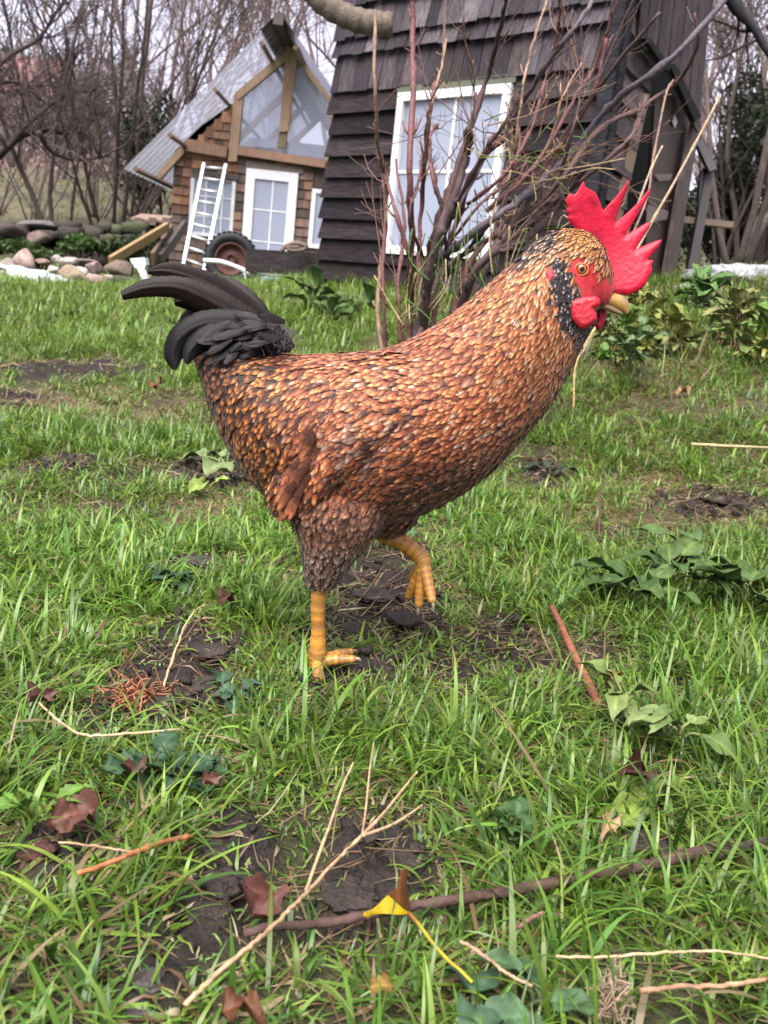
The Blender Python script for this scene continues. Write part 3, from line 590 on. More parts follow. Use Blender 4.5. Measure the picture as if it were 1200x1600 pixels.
# ------------------------------------------------------------------ stones, bags and planks on the left
def rock(name, px, py, Y, w_px, h_px, c, label, cat='stone', group=None, seed=0, m='stone', sub=3, flat=.5, dy=1.0, rot=None):
    p = PY(px, py, Y); sx = w_px / FPX * Y / 2; sz = h_px / FPX * Y / 2
    V, T = (IV3, IT3) if sub == 3 else (IV4, IT4) if sub == 4 else (IV2, IT2)
    n_ = fbm(V[:, 0] * 1.3 + seed * 7.1 + 20, V[:, 1] * 1.3 + 20, V[:, 2] * 1.3 + 20, seed=seed, oct=4); V = V * (1 + (n_ - .5)[:, None] * 1.1)
    r_ = np.random.default_rng(seed + 100)
    for _ in range(11):                                 # flat facets
        d = r_.normal(size=3); d /= np.linalg.norm(d); k = V @ d; lim = .6; V = V - np.maximum(k - lim, 0)[:, None] * d * .85
    if m == 'cloth': V = V * (1 + .55 * (np.abs(fbm(V[:, 0] * 3.2 + 30, V[:, 1] * 3.2 + 30, V[:, 2] * 3.2 + 30, seed=seed + 9, oct=4) - .5) * 2)[:, None] - .15)
    V = V * [sx * 1.15, sx * dy, sz * 1.15]
    if rot is None: rot = r_.uniform(-.25, .25)
    ca, sa = math.cos(rot), math.sin(rot); V = np.stack([V[:, 0] * ca - V[:, 2] * sa, V[:, 1], V[:, 0] * sa + V[:, 2] * ca], -1)
    mot = fbm(V[:, 0] / sx * 2 + 9, V[:, 1] / sx * 2, V[:, 2] / sx * 2, seed=seed + 3)[:, None]
    b = B(); b.add(V + p, None, T, np.asarray(c) * (.6 + .8 * mot)); return tag(b.build(name, MT[m], loc=p), label, cat, group)
rock('stone', 38, 408, 8.4, 42, 34, (.42, .30, .26), 'pinkish stone on top of the rubble beside the white bag', seed=1)
rock('stone', 15, 418, 8.7, 40, 28, (.30, .26, .24), 'grey stone at the far left end of the rubble', seed=2)
rock('stone', 46, 424, 8.2, 34, 20, (.05, .045, .05), 'almost black stone above the crumpled white bag', seed=3)
rock('stone', 70, 409, 8.8, 22, 12, (.28, .18, .16), 'small brown stone between pink and pale stones', seed=4)
rock('stone', 107, 413, 8.6, 28, 30, (.46, .38, .35), 'upright pale stone above the tan slab', seed=5)
rock('stone', 148, 418, 8.7, 30, 24, (.36, .25, .25), 'pink grey stone right of the tan slab', seed=6)
rock('stone', 130, 410, 8.9, 40, 12, (.24, .18, .18), 'flat dark stone behind the tan slab', seed=15)
rock('stone', 153, 441, 8.1, 38, 20, (.42, .30, .27), 'low pink stone at the foot of the rubble near the grass', seed=7, rot=-.4)
rock('stone_slab', 113, 430, 8.25, 56, 32, (.40, .32, .22), 'tan stone slab leaning behind the white bag', 'slab', seed=8, dy=.4)
rock('stone', 186, 421, 8.6, 40, 36, (.20, .15, .12), 'brown square stone under the sloping plank', seed=9)
rock('stone', 196, 441, 8.2, 56, 26, (.06, .065, .04), 'dark mossy stone right of the pink stone', seed=10)
rock('white_bag', 50, 435, 7.9, 100, 36, (.66, .67, .72), 'crumpled white plastic bag lying at the left edge of the grass', 'bag', seed=11, m='cloth', sub=4)
rock('stone', 88, 404, 8.9, 20, 14, (.40, .34, .33), 'small pale grey stone behind the upright pale stone', seed=51)
rock('stone', 128, 424, 8.4, 22, 16, (.50, .45, .43), 'small whitish broken stone beside the upright pale stone', seed=52)
rock('stone', 170, 437, 8.1, 20, 14, (.44, .38, .37), 'small pale stone between the pink stone and the mossy stone', seed=53)
rock('stone', 84, 423, 8.5, 24, 18, (.55, .50, .49), 'whitish angular stone between the black stone and the tan slab', seed=54)
rock('stone', 6, 432, 8.2, 26, 18, (.40, .33, .30), 'brownish stone at the left edge of the white bag', seed=55)
# broken white plastic gutter piece
b = B(); g0 = PY(204, 396, 8.4)
slab(b, [PY(x, y, 8.4) for x, y in ((203, 404), (226, 402), (228, 414), (206, 412))], (0, .12, 0)); slab(b, [PY(x, y, 8.38) for x, y in ((207, 411), (228, 413), (224, 422), (210, 418))], (0, .1, 0)); slab(b, [PY(x, y, 8.36) for x, y in ((214, 419), (225, 420), (231, 436), (222, 436))], (0, .08, 0))
tag(b.build('plastic_spout', MT['white'], smooth=False), 'white plastic gutter spout beside the brown square stone', 'gutter')
def plank(name, p0, p1, w0, th, c, label, cat='plank', m='timber', D0=10, D1=10, group=None):
    b = B(); a, q = PY(*p0, D0), PY(*p1, D1); beam(b, a, q, th, w0, (0, -.3, 1), c); return tag(b.build(name, MT[m], smooth=False), label, cat, group)
plank('plank', (172, 408), (262, 354), .10, .05, (.34, .22, .10), 'yellowish plank sloping up to the pallet', D0=10.5, D1=11.5)
plank('plank', (238, 405), (268, 360), .15, .04, (.17, .095, .07), 'reddish brown plank leaning right of the yellowish plank', D0=11, D1=12)
plank('plank', (250, 406), (288, 352), .13, .05, (.075, .05, .045), 'dark brown plank leaning beside the ladder foot', D0=11.2, D1=12.4)
pal = thing('pallet', 'weathered wooden pallet lying on the bank under the cottage eave', 'pallet', PY(238, 352, 12.5))
for k, (y0, y1) in enumerate(((339, 340), (346, 347), (353, 355))):
    b = B(); beam(b, PY(212, y0, 12.3), PY(264, y1 + 3, 12.3), .5 if k != 1 else .08, .03, (0, -.2, 1), (.30, .2, .16)); b.build('pallet_board', MT['timber'], pal, smooth=False)
for x in (216, 238, 259):
    b = B(); beam(b, PY(x, 346, 12.0), PY(x, 345, 12.8), .09, .09, (0, 0, 1), (.2, .13, .10)); b.build('pallet_block', MT['timber'], pal, smooth=False)
# dry-stone walls
def stone_wall(p0, p1, Y0, Y1, rows, c, label, seed, sw=.34, group=None):
    r_ = np.random.default_rng(seed); a, q = PY(*p0, Y0), PY(*p1, Y1); L = np.linalg.norm(q - a); b = B(); d = (q - a) / L
    for r in range(rows):
        u = r_.uniform(-.2, 0)
        while u < L:
            w_ = r_.uniform(.5, 1.3) * sw; h_ = sw * r_.uniform(.38, .6); V = IV2 * (1 + .25 * (fbm(IV2[:, 0] * 2 + r + 30, IV2[:, 1] * 2 + u * 3 + 30, IV2[:, 2] * 2 + 30, seed=seed) - .5)[:, None] * 2)
            V = np.sign(V) * np.abs(V) ** .45 * [w_ * .52, sw * .6, h_ * .52]; V = V + (fbm(V[:, 0] * 9 + 50, V[:, 1] * 9 + 50, V[:, 2] * 9 + u, seed=seed) - .5)[:, None] * sw * .35
            P = a + d * (u + w_ / 2) + [0, r_.uniform(-.2, .2), .06 + r * sw * .42 + r_.uniform(-.07, .07)]; h_ *= r_.uniform(.6, 1.3)
            mossy = r_.random() < .3; cc = np.array((.07, .08, .04) if mossy else c) * r_.uniform(.5, 1.5); b.add(V + P, None, IT2, cc); u += w_
    return tag(b.build('stone_wall', MT['stone']), label, 'wall', group)
stone_wall((-60, 400), (222, 406), 12.0, 12.0, 4, (.06, .05, .042), 'low dark mossy stone wall behind the rubble', 21, .26)
stone_wall((-160, 298), (330, 330), 34, 34, 2, (.18, .155, .15), 'far grey dry stone wall across the left field', 22, .6)
rock('stone', 20, 363, 11.7, 70, 30, (.09, .065, .07), 'large purplish stone on top of the low dark wall', seed=31)
rock('stone', 60, 352, 11.9, 66, 16, (.15, .13, .13), 'long flat grey stone capping the low dark wall', seed=32)
rock('stone', 62, 372, 11.6, 44, 20, (.17, .12, .10), 'brown rounded stone set in the low dark wall', seed=33)
# distant house behind the left trees
fh = thing('distant_house', 'distant house with pinkish walls seen through the left trees', 'house', PY(20, 230, 52))
b = B(); h0 = PY(-90, 235, 52); boxf(b, h0, (5.6, 0, 0), (0, 5, 0), (0, 0, 3.3), (.52, .42, .42)); b.build('wall', MT['stone'], fh, smooth=False)
b = B(); p = h0 + [-.3, -.3, 3.3]; b.add([p, p + [6.2, 0, 0], p + [6.2, 5.6, 0], p + [0, 5.6, 0], p + [0, 2.8, 2.3], p + [6.2, 2.8, 2.3]], [(0, 1, 5, 4), (2, 3, 4, 5), (3, 2, 1, 0)], [(0, 4, 3), (1, 2, 5)], (.34, .17, .17)); b.build('roof', MT['stone'], fh, smooth=False)
b = B(); boxf(b, h0 + [1.2, -.03, .6], (.9, 0, 0), (0, .05, 0), (0, 0, 1.1), (.1, .1, .12)); b.build('window', MT['stone'], fh, smooth=False)
b = B(); boxf(b, h0 + [3.4, -.03, .6], (.9, 0, 0), (0, .05, 0), (0, 0, 1.1), (.1, .1, .12)); b.build('window', MT['stone'], fh, smooth=False)

# ------------------------------------------------------------------ trees
def branch(b, b2, p, d, L, r, lvl, mx, c, r_, up=.25, wob=.22, nb=(3, 6), minr=.004):
    n = max(3, int(L / .25) + 2) if lvl < 2 else 4
    pts = [p]; dd = d / np.linalg.norm(d)
    for i in range(n):
        dd = dd + r_.normal(0, wob / math.sqrt(n) * 1.4, 3) + np.array([0, 0, up / n]); dd /= np.linalg.norm(dd); pts.append(pts[-1] + dd * L / n)
    pts = np.array(pts); t = np.linspace(0, 1, n + 1); rad = np.maximum(r * (1 - .72 * t), minr)
    tube(b if lvl == 0 else b2, pts, rad, 8 if lvl == 0 else (5 if lvl == 1 else 3), np.asarray(c) * r_.uniform(.75, 1.25), cap=lvl < 1)
    if lvl >= mx: return
    for k in range(r_.integers(*nb) + (2 if lvl > 0 else 0)):
        f = r_.uniform(.25, .98); i = min(int(f * n), n - 1); q = pts[i] + (pts[i + 1] - pts[i]) * (f * n - i); e = pts[i + 1] - pts[i]; e /= np.linalg.norm(e)
        s = np.cross(e, r_.normal(size=3)); s /= np.linalg.norm(s) + 1e-9; ang = r_.uniform(.35, .85)
        branch(b, b2, q, e * math.cos(ang) + s * math.sin(ang), L * r_.uniform(.35, .62) * (1.15 - .4 * f), max(rad[i] * .55, minr), lvl + 1, mx, c, r_, up, wob, nb, minr)
def tree(px, py, Y, stems, H_, r0, spread, label, seed, c=(.12, .085, .075), group=None, mx=3, up=.25, nb=(4, 7), minr=.004, z0=None, name='bare_tree'):
    r_ = np.random.default_rng(seed); base = PY(px, py, Y); t = thing(name, label, 'tree', base, group); b, b2 = B(), B()
    for k in range(stems):
        a = r_.uniform(0, 2 * np.pi) if stems > 1 else 0; s = spread * math.sqrt(r_.random())
        d = np.array([math.sin(s) * math.cos(a), math.sin(s) * math.sin(a), math.cos(s)])
        branch(b, b2, base + np.array([math.cos(a), math.sin(a), 0]) * r_.uniform(0, .25) * (stems > 1) - [0, 0, .2], d, H_ * r_.uniform(.7, 1.1), r0 * r_.uniform(.6, 1.2), 0, mx, c, r_, up, .22, nb, minr)
    b.build('trunk', MT['bark'], t); b2.build('crown', MT['bark'], t); return t
TG = 'bare trees behind the cottage'
PK = (.30, .22, .225)
tree(178, 400, 16.5, 11, 6.5, .040, .55, 'many stemmed bare willow just left of the cottage roof', 51, (.10, .075, .065), TG, minr=.004, nb=(3, 5))
tree(108, 405, 15, 3, 5.5, .045, .35, 'slender dark bare tree left of the many stemmed willow', 52, (.09, .07, .065), TG, minr=.0045, nb=(3, 5))
tree(30, 250, 26, 3, 8, .09, .5, 'bare tree with sprawling branches at the left edge of the photo', 53, (.13, .10, .095), TG, minr=.01)
tree(215, 330, 24, 6, 8.5, .08, .4, 'bare grey tree rising behind the clear roof sheets', 54, PK, TG, minr=.008, nb=(3, 6))
tree(330, 330, 26, 5, 9, .08, .45, 'pinkish bare tree directly behind the cottage ridge', 55, PK, TG, minr=.008, nb=(3, 6))
tree(430, 330, 30, 5, 10, .09, .45, 'bare tree seen over the right side of the cottage roof', 56, PK, TG, minr=.009, nb=(3, 6))
tree(530, 340, 24, 5, 8, .08, .45, 'bare tree between the cottage gable and the dark shed', 57, PK, TG, minr=.008, nb=(3, 6))
tree(90, 290, 34, 5, 11, .09, .5, 'tall bare tree on the hill at the upper left', 58, PK, TG, minr=.010, nb=(3, 6))
tree(270, 300, 36, 5, 12, .10, .5, 'tall bare tree on the hill between willow and ridge', 59, PK, TG, minr=.010, nb=(3, 6))
tree(1185, 420, 12, 5, 5.5, .05, .5, 'bare thorn tree among ivy at the right edge', 60, (.14, .11, .10), TG, minr=.005)
tree(1120, 380, 22, 6, 9, .08, .45, 'pinkish bare tree against the sky right of the shed', 61, PK, TG, minr=.010)
tree(-70, 400, 15, 3, 6.0, .06, .7, 'bare tree reaching in low from the left side', 62, (.11, .085, .08), TG, minr=.0045, nb=(3, 5))
for k_, (x_, y_, Y_, lb_) in enumerate(((60, 330, 20, 'thin pale multi stemmed shrub low on the far left bank'), (150, 325, 21, 'thin pale multi stemmed shrub behind the willow base'), (235, 330, 20, 'thin pale multi stemmed shrub beside the ivy mass'), (-10, 320, 19, 'thin pale multi stemmed shrub at the far left edge'), (1165, 390, 15, 'thin pale multi stemmed shrub behind the grey brown tree at right'))):
    tree(x_, y_, Y_, 11, 3.0, .020, .6, lb_, 90 + k_, (.24, .175, .17), 'thin bare shrubs on the banks', minr=.006, nb=(3, 6))
# sprawling dark boughs reaching in from the left
bt = thing('sprawling_tree', 'old bare tree with crooked dark boughs curving over the left field', 'tree', PY(-90, 330, 14)); b, b2 = B(), B(); r_ = np.random.default_rng(70)
tube(b, smooth_path([PY(-90, 380, 14), PY(-80, 300, 14), PY(-95, 200, 14)], 5), .16, 8, (.09, .07, .065))
for pts, r in (([(-85, 300), (-20, 260), (30, 215), (70, 205), (105, 210)], .07), ([(-82, 280), (0, 238), (45, 192), (100, 150), (150, 140)], .06), ([(-90, 240), (-30, 150), (20, 128), (70, 160)], .05), ([(60, 206), (80, 236), (120, 250), (170, 244)], .04), ([(-90, 220), (0, 100), (60, 60), (100, 0)], .05)):
    pp, rr = smooth_path([PY(x, y, 14 + .3 * i) for i, (x, y) in enumerate(pts)], 6, np.linspace(r, r * .35, len(pts))); tube(b, pp, rr, 7, (.085, .065, .06))
    for k in range(15):
        i = r_.integers(2, len(pp) - 1); branch(b2, b2, pp[i], np.array([r_.normal(0, .6), r_.normal(0, .5), r_.uniform(.1, 1)]), r_.uniform(.5, 1.4), .015, 1, 3, (.12, .09, .085), r_, .2, .3, (3, 5), .005)
b.build('trunk', MT['bark'], bt); b2.build('crown', MT['bark'], bt)
def leafcloud(b, C, R, n, s, c0, c1, r_):
    d = r_.normal(size=(n, 3)); d /= np.linalg.norm(d, axis=1)[:, None]; rad = r_.uniform(.35, 1, n) ** .5
    f = .65 + .7 * fbm(d[:, 0] * 2.2 + 9 + C[0], d[:, 1] * 2.2 + 9, d[:, 2] * 2.2 + 9, seed=int(abs(C[0] * 100)) + 5); P = np.asarray(C) + d * (rad * f)[:, None] * np.asarray(R)
    a = r_.normal(size=(n, 3)); a /= np.linalg.norm(a, axis=1)[:, None]; e = np.cross(a, r_.normal(size=(n, 3))); e /= np.linalg.norm(e, axis=1)[:, None]; ss = s * r_.uniform(.6, 1.4, n)[:, None]; nn = np.cross(a, e)
    V = np.stack([P - a * ss, P - e * ss * .5 + nn * ss * .12, P + a * ss, P + e * ss * .5 + nn * ss * .12], 1).reshape(-1, 3); k = np.arange(n)[:, None] * 4
    t = r_.random((n, 1)); C_ = np.repeat(np.asarray(c0) * (1 - t) + np.asarray(c1) * t, 4, axis=0); b.add(V, k + np.array([[0, 1, 2, 3]]), None, C_)
def bush(name, px, py, Y, R, n, s, label, seed, c0, c1, cat='bush', group=None, stems=6):
    r_ = np.random.default_rng(seed); p = PY(px, py, Y); base = np.array([p[0], p[1], min(float(hbase(p[0], p[1])), p[2])])
    t = thing(name, label, cat, base, group); b, b2 = B(), B()
    for k in range(stems): branch(b2, b2, base - [0, 0, .1], (p - base) / (np.linalg.norm(p - base) + .3) + r_.normal(0, .35, 3) + [0, 0, .4], np.linalg.norm(p - base) + R[2] * .6, .03, 1, 2, (.10, .075, .065), r_, .2, .25, (2, 4), .005)
    for k in range(7): leafcloud(b, p + r_.normal(0, .45, 3) * R, np.array(R) * r_.uniform(.4, .65), n // 7, s, c0, c1, r_)
    b2.build('stem', MT['bark'], t); b.build('foliage', MT['leaf'], t); return t
bush('ivy_bush', 255, 215, 17.5, (.55, .5, 1.0), 2600, .045, 'dark ivy mass on stems behind the clear roof', 71, (.025, .045, .02), (.05, .075, .03))
bush('evergreen_bush', 1180, 165, 12, (.5, .5, .5), 1500, .04, 'dark ivy covered crown at the upper right edge', 72, (.03, .045, .025), (.07, .09, .05))
bush('evergreen_bush', 1165, 350, 12.5, (.85, .8, .8), 7500, .04, 'dense dark evergreen bush right of the shed', 73, (.015, .024, .014), (.045, .06, .03))
bush('evergreen_bush', 1095, 330, 14, (.6, .6, 1.1), 3000, .04, 'dark evergreen bush directly behind the shed corner', 74, (.03, .036, .024), (.06, .07, .045))
bush('evergreen_bush', 1235, 260, 12.5, (.7, .8, 1.2), 1800, .04, 'dark evergreen bush cut by the right edge', 77, (.035, .042, .028), (.08, .09, .06))
bush('bramble', 60, 392, 11.5, (.5, .3, .12), 1300, .045, 'low green bramble in front of the low dark wall at far left', 78, (.05, .09, .025), (.09, .14, .04))
bush('bramble', 205, 388, 11.6, (.35, .3, .12), 900, .045, 'low bramble between the wall end and the yellowish plank', 79, (.03, .05, .02), (.07, .10, .035))
bush('bramble', 230, 380, 14.2, (.55, .4, .3), 1800, .05, 'low dark bramble under the cottage eave', 75, (.02, .03, .015), (.05, .07, .03))
bush('fern_clump', 125, 378, 11.4, (.25, .2, .10), 700, .05, 'fern growing out of the low dark wall', 76, (.07, .13, .03), (.10, .18, .05), 'fern')
tree(1150, 400, 11, 6, 5.0, .05, .6, 'grey brown bare tree in front of the ivy right of the shed', 63, (.20, .155, .145), TG, minr=.005, nb=(4, 6))
# ivy-clad fence frame to the right of the shed
ff = thing('timber_frame', 'leaning timber frame of grey posts and a rail right of the shed', 'frame', PY(1090, 440, 8.5))
for nm, p, q, w_, c in (('post', (1112, 250), (1075, 445), .075, (.12, .10, .105)), ('post', (1098, 268), (1086, 445), .05, (.09, .075, .075)), ('brace', (1092, 222), (1113, 268), .07, (.09, .08, .085)), ('rail', (1060, 343), (1145, 352), .055, (.20, .14, .09))):
    b = B(); beam(b, PY(*p, 8.5), PY(*q, 8.4 if nm != 'rail' else 8.5), w_, w_ * .7, (.1, -1, .2), c); b.build(nm, MT['timber'], ff, smooth=False)
# thick cut bough in front of the shed and dark bough at the upper right
b = B(); pp, rr = smooth_path([PY(x, y, D) for x, y, D in ((430, -90, 5.6), (470, -40, 5.6), (505, 3, 5.6), (545, 27, 5.6), (585, 37, 5.6), (614, 38, 5.6))], 8, [.07, .07, .068, .064, .066, .062]); tube(b, pp, rr * (1 + .06 * np.sin(np.arange(len(rr)) * 1.7)), 14, (.19, .15, .12))
tag(b.build('tree_bough', MT['bark']), 'thick cut bough with pale patchy bark against the shed shingles', 'bough')
b = B(); pp, rr = smooth_path([PY(x, y, 7) for x, y in ((1120, -90), (1135, -40), (1148, 5), (1172, 35), (1184, 52), (1202, 82), (1250, 140))], 6, [.06, .055, .05, .035, .03, .028, .02]); tube(b, pp, rr, 10, (.07, .065, .075)); r_ = np.random.default_rng(8)
for k in range(8): branch(b, b, pp[5 + 3 * k], np.array([r_.normal(0, .5), .3, r_.normal(-.2, .5)]), .5, .012, 1, 2, (.10, .08, .085), r_, 0, .3, (2, 4), .003)
tag(b.build('tree_bough', MT['bark']), 'dark bare bough crossing the sky in the upper right corner', 'bough')
# white tarpaulin edge on the right bank
rock('tarpaulin', 1150, 434, 5.4, 200, 50, (.50, .50, .54), 'crumpled grey white tarpaulin behind the right weeds', 'tarpaulin', seed=41, m='cloth', sub=4, rot=.2)
rock('stone', 1068, 452, 5.2, 34, 18, (.5, .5, .55), 'small pale stone left of the tarpaulin', seed=42)

# ------------------------------------------------------------------ pruned shrub behind the rooster
YS = 2.5
sh = thing('shrub', 'pruned leafless shrub of reddish brown stems behind the rooster', 'shrub', PY(625, 560, YS))
RB = (.20, .085, .08); PB_ = (.11, .075, .085); TN = (.40, .26, .17); DKB = (.085, .05, .052)
stems = [ # (x,y,dy), radius px, colour
 ([(597, 560, 0), (590, 470, 0), (598, 400, 0), (604, 300, 0), (592, 235, 0), (585, 130, 0), (587, 15, 0)], 4.5, 2.5, (.28, .18, .12)),
 ([(604, 570, .1), (598, 430, .1), (602, 330, .1), (597, 240, .1)], 4, 3, RB),
 ([(640, 580, 0), (640, 500, 0), (643, 380, 0), (640, 265, 0), (645, 150, 0), (645, 50, 0), (645, -60, 0)], 7, 4.5, RB),
 ([(640, 400, 0), (615, 320, 0), (600, 270, 0)], 4, 2.5, RB),
 ([(650, 580, .1), (665, 450, .1), (680, 360, .1), (705, 290, .1), (735, 200, .1), (762, 120, .1), (780, 50, .1), (793, -10, .1)], 8, 3.5, (.10, .05, .055)),
 ([(655, 570, -.05), (670, 430, -.05), (690, 350, -.05), (712, 300, -.05), (730, 240, -.05), (733, 200, -.05)], 9, 7, DKB),
 ([(660, 570, .05), (655, 420, .05), (658, 330, .05), (665, 235, .05), (672, 170, .05), (687, 110, .05)], 5.5, 3.5, RB),
 ([(665, 260, .05), (672, 180, .05), (690, 105, .05), (697, 60, .05)], 3, 1.5, TN),
 ([(690, 320, 0), (675, 270, 0), (672, 215, 0), (683, 195, 0)], 4, 3, RB),
 ([(645, 560, 0), (668, 430, 0), (720, 380, 0), (800, 320, 0), (840, 290, 0), (900, 230, 0), (960, 160, 0), (1050, 90, 0), (1150, -20, 0)], 7.5, 5, (.15, .12, .15)),
 ([(640, 560, .05), (690, 430, .05), (745, 385, .05), (815, 345, .05), (880, 275, .05), (940, 200, .05), (1000, 170, .05), (1060, 125, .05), (1090, 70, .05), (1085, 20, .05)], 6, 3, (.14, .08, .075)),
 ([(680, 560, 0), (720, 460, 0), (765, 400, 0), (800, 350, 0), (850, 280, 0), (880, 215, 0), (960, 105, 0), (1030, 20, 0)], 8, 3, (.12, .07, .065)),
 ([(700, 560, -.05), (735, 440, -.05), (772, 392, -.05), (820, 375, -.05), (870, 325, -.05), (920, 255, -.05)], 9, 4, DKB),
 ([(705, 340, 0), (760, 240, 0), (800, 185, 0), (855, 100, 0), (900, 40, 0), (940, -20, 0)], 6, 3.5, (.13, .10, .115)),
 ([(730, 320, 0), (790, 270, 0), (830, 200, 0), (850, 130, 0), (872, 40, 0), (876, -20, 0)], 3.5, 2.5, RB),
 ([(760, 330, 0), (835, 260, 0), (900, 150, 0), (930, 100, 0), (968, -10, 0)], 4, 2.5, RB),
 ([(770, 310, .1), (800, 250, .1), (818, 130, .1), (835, 60, .1), (858, -10, .1)], 2.5, 2, TN),
 ([(735, 210, .1), (742, 150, .1), (738, 95, .1)], 2, 1.2, TN),
 ([(780, 310, 0), (850, 240, 0), (880, 150, 0), (908, 98, 0)], 2.5, 1.5, TN),
 ([(690, 400, 0), (740, 330, 0), (800, 270, 0), (812, 210, 0), (790, 160, 0)], 3, 2, RB),
 ([(660, 400, 0), (640, 340, 0), (655, 280, 0), (660, 240, 0)], 3, 2, RB),
 ([(700, 430, 0), (690, 330, 0), (672, 240, 0)], 3, 2, DKB),
 ([(720, 400, 0), (780, 330, 0), (800, 250, 0), (790, 195, 0)], 3, 2, DKB),
 ([(870, 300, 0), (890, 220, 0), (905, 160, 0), (912, 100, 0)], 3, 1.8, DKB),
 ([(668, 560, .1), (690, 420, .1), (720, 330, .1), (745, 260, .1), (800, 205, .1)], 6, 4, RB),
 ([(690, 560, .05), (730, 420, .05), (790, 345, .05), (860, 250, .05), (925, 150, .05), (948, 60, .05)], 5, 3, RB),
 ([(650, 560, -.1), (672, 440, -.1), (700, 350, -.1), (750, 250, -.1), (790, 190, -.1)], 6, 3.5, (.13, .07, .075)),
 ([(715, 560, .1), (760, 420, .1), (830, 350, .1), (900, 290, .1), (985, 215, .1), (1010, 150, .1)], 6, 3, (.15, .085, .085)),
 ([(630, 570, .05), (622, 450, .05), (632, 350, .05), (618, 250, .05)], 4, 2.5, RB),
]
SR = np.random.default_rng(91); twb = B()
for pts, r0, r1, c in stems:
    P = [PY(x, y, YS + dy + .12 * math.sin(i * 1.3 + r0)) for i, (x, y, dy) in enumerate(pts)]
    pp, rr = smooth_path(P, 7, np.linspace(r0, r1, len(P)) / 2 / FPX * YS * 1.6); rr = rr * (1 + .10 * SR.normal(size=len(rr))); pp = pp + SR.normal(0, .0011, pp.shape)
    for _ in range(int(len(pp) / 5)):                           # nodes
        i = SR.integers(1, len(pp) - 1); rr[i] *= 1.35
    b = B(); cc = np.array(c)[None] * (.75 + .5 * SR.random((len(pp), 1))); tube(b, pp, rr, 8, cc)
    for k in range(max(2, len(pp) // 5)):
        i = SR.integers(3, len(pp) - 1); e = pp[i] - pp[i - 1]; e /= np.linalg.norm(e); s = SR.normal(size=3); s -= e * s.dot(e); s /= np.linalg.norm(s)
        L = SR.uniform(.01, .05); tube(b, [pp[i], pp[i] + (e * .7 + s * .7) * L * .5, pp[i] + (e + s * .6) * L], [rr[i] * .55, rr[i] * .4, rr[i] * .25], 5, np.array(c) * 1.2)
    b.build('stem', MT['twig'], sh)
    for k in range(2):
        i = SR.integers(len(pp) // 3, len(pp) - 1); e = pp[i] - pp[i - 1]; branch(twb, twb, pp[i], e / np.linalg.norm(e) + SR.normal(0, .45, 3), SR.uniform(.08, .28), .0022, 1, 2, (.20, .11, .09), SR, .3, .12, (1, 3), .0009)
for k in range(48):                                             # tangle of fine twigs above the hackle
    p = PY(SR.uniform(740, 905), SR.uniform(180, 390), YS + SR.uniform(-.15, .2)); branch(twb, twb, p, np.array([SR.normal(.3, .6), SR.normal(0, .3), SR.normal(.3, .5)]), SR.uniform(.08, .3), .0019, 1, 2, [(.26, .14, .11), (.40, .27, .16), (.12, .07, .06)][k % 3], SR, .1, .18, (1, 3), .0008)
twb.build('twigs', MT['twig'], sh)
# dry stalks
def stalk(pts, Y, r0, r1, c, label, name='dry_stalk', group=None, nodes=True, m='twig'):
    P = [PY(x, y, Y + .02 * i) for i, (x, y) in enumerate(pts)]; pp, rr = smooth_path(P, 8, np.linspace(r0, r1, len(P)) / 2 / FPX * Y)
    if nodes:
        for i in range(6, len(rr), 11): rr[i] *= 1.5
    b = B(); tube(b, pp, rr, 7, c); return tag(b.build(name, MT[m]), label, 'stalk', group)
SG = 'dry stalks standing behind the comb'
stalk([(905, 560), (962, 453), (1018, 348), (1058, 277), (1106, 187), (1125, 150)], 2.2, 5, 3.5, (.50, .36, .24), 'long pale dry stalk slanting up right from behind the comb', group=SG)
stalk([(900, 560), (985, 350), (1015, 270), (1035, 228)], 2.25, 4.5, 3, (.48, .37, .27), 'short pale dry stalk leaning up between the comb spikes', group=SG)
stalk([(890, 560), (1000, 340), (1020, 250), (1040, 150), (1052, 125)], 2.35, 3.5, 3, (.40, .27, .22), 'thin brownish dry stalk rising just left of the wooden panel', group=SG)
stalk([(896, 640), (900, 570), (925, 520), (940, 505)], 1.5, 3.5, 2.5, (.55, .38, .16), 'bent yellow straw stalk below the throat')
# tangled straw and green blades lodged in the shrub
b = B()
for k in range(45):
    p = PY(SR.uniform(790, 900), SR.uniform(210, 380), YS + SR.uniform(-.2, .15)); q = p + np.array([SR.normal(0, .09), SR.normal(0, .04), SR.normal(0, .07)]); m_ = (p + q) / 2 + SR.normal(0, .02, 3)
    tube(b, smooth_path([p, m_, q], 4), .0013, 4, (.55, .42, .22) if SR.random() < .7 else (.14, .25, .05))
for k in range(70):
    p = PY(SR.uniform(620, 790), SR.uniform(420, 520), YS + SR.uniform(-.2, .2)); q = p + np.array([SR.normal(0, .03), SR.normal(0, .04), SR.uniform(.05, .2)]); tube(b, smooth_path([p, (p + q) / 2 + SR.normal(0, .02, 3), q], 4), .0016, 4, (.5, .38, .2) if SR.random() < .6 else (.12, .22, .05))
tag(b.build('dry_grass', MT['twig']), 'tangled dry grass caught in the shrub twigs', 'dry grass', kind='stuff')
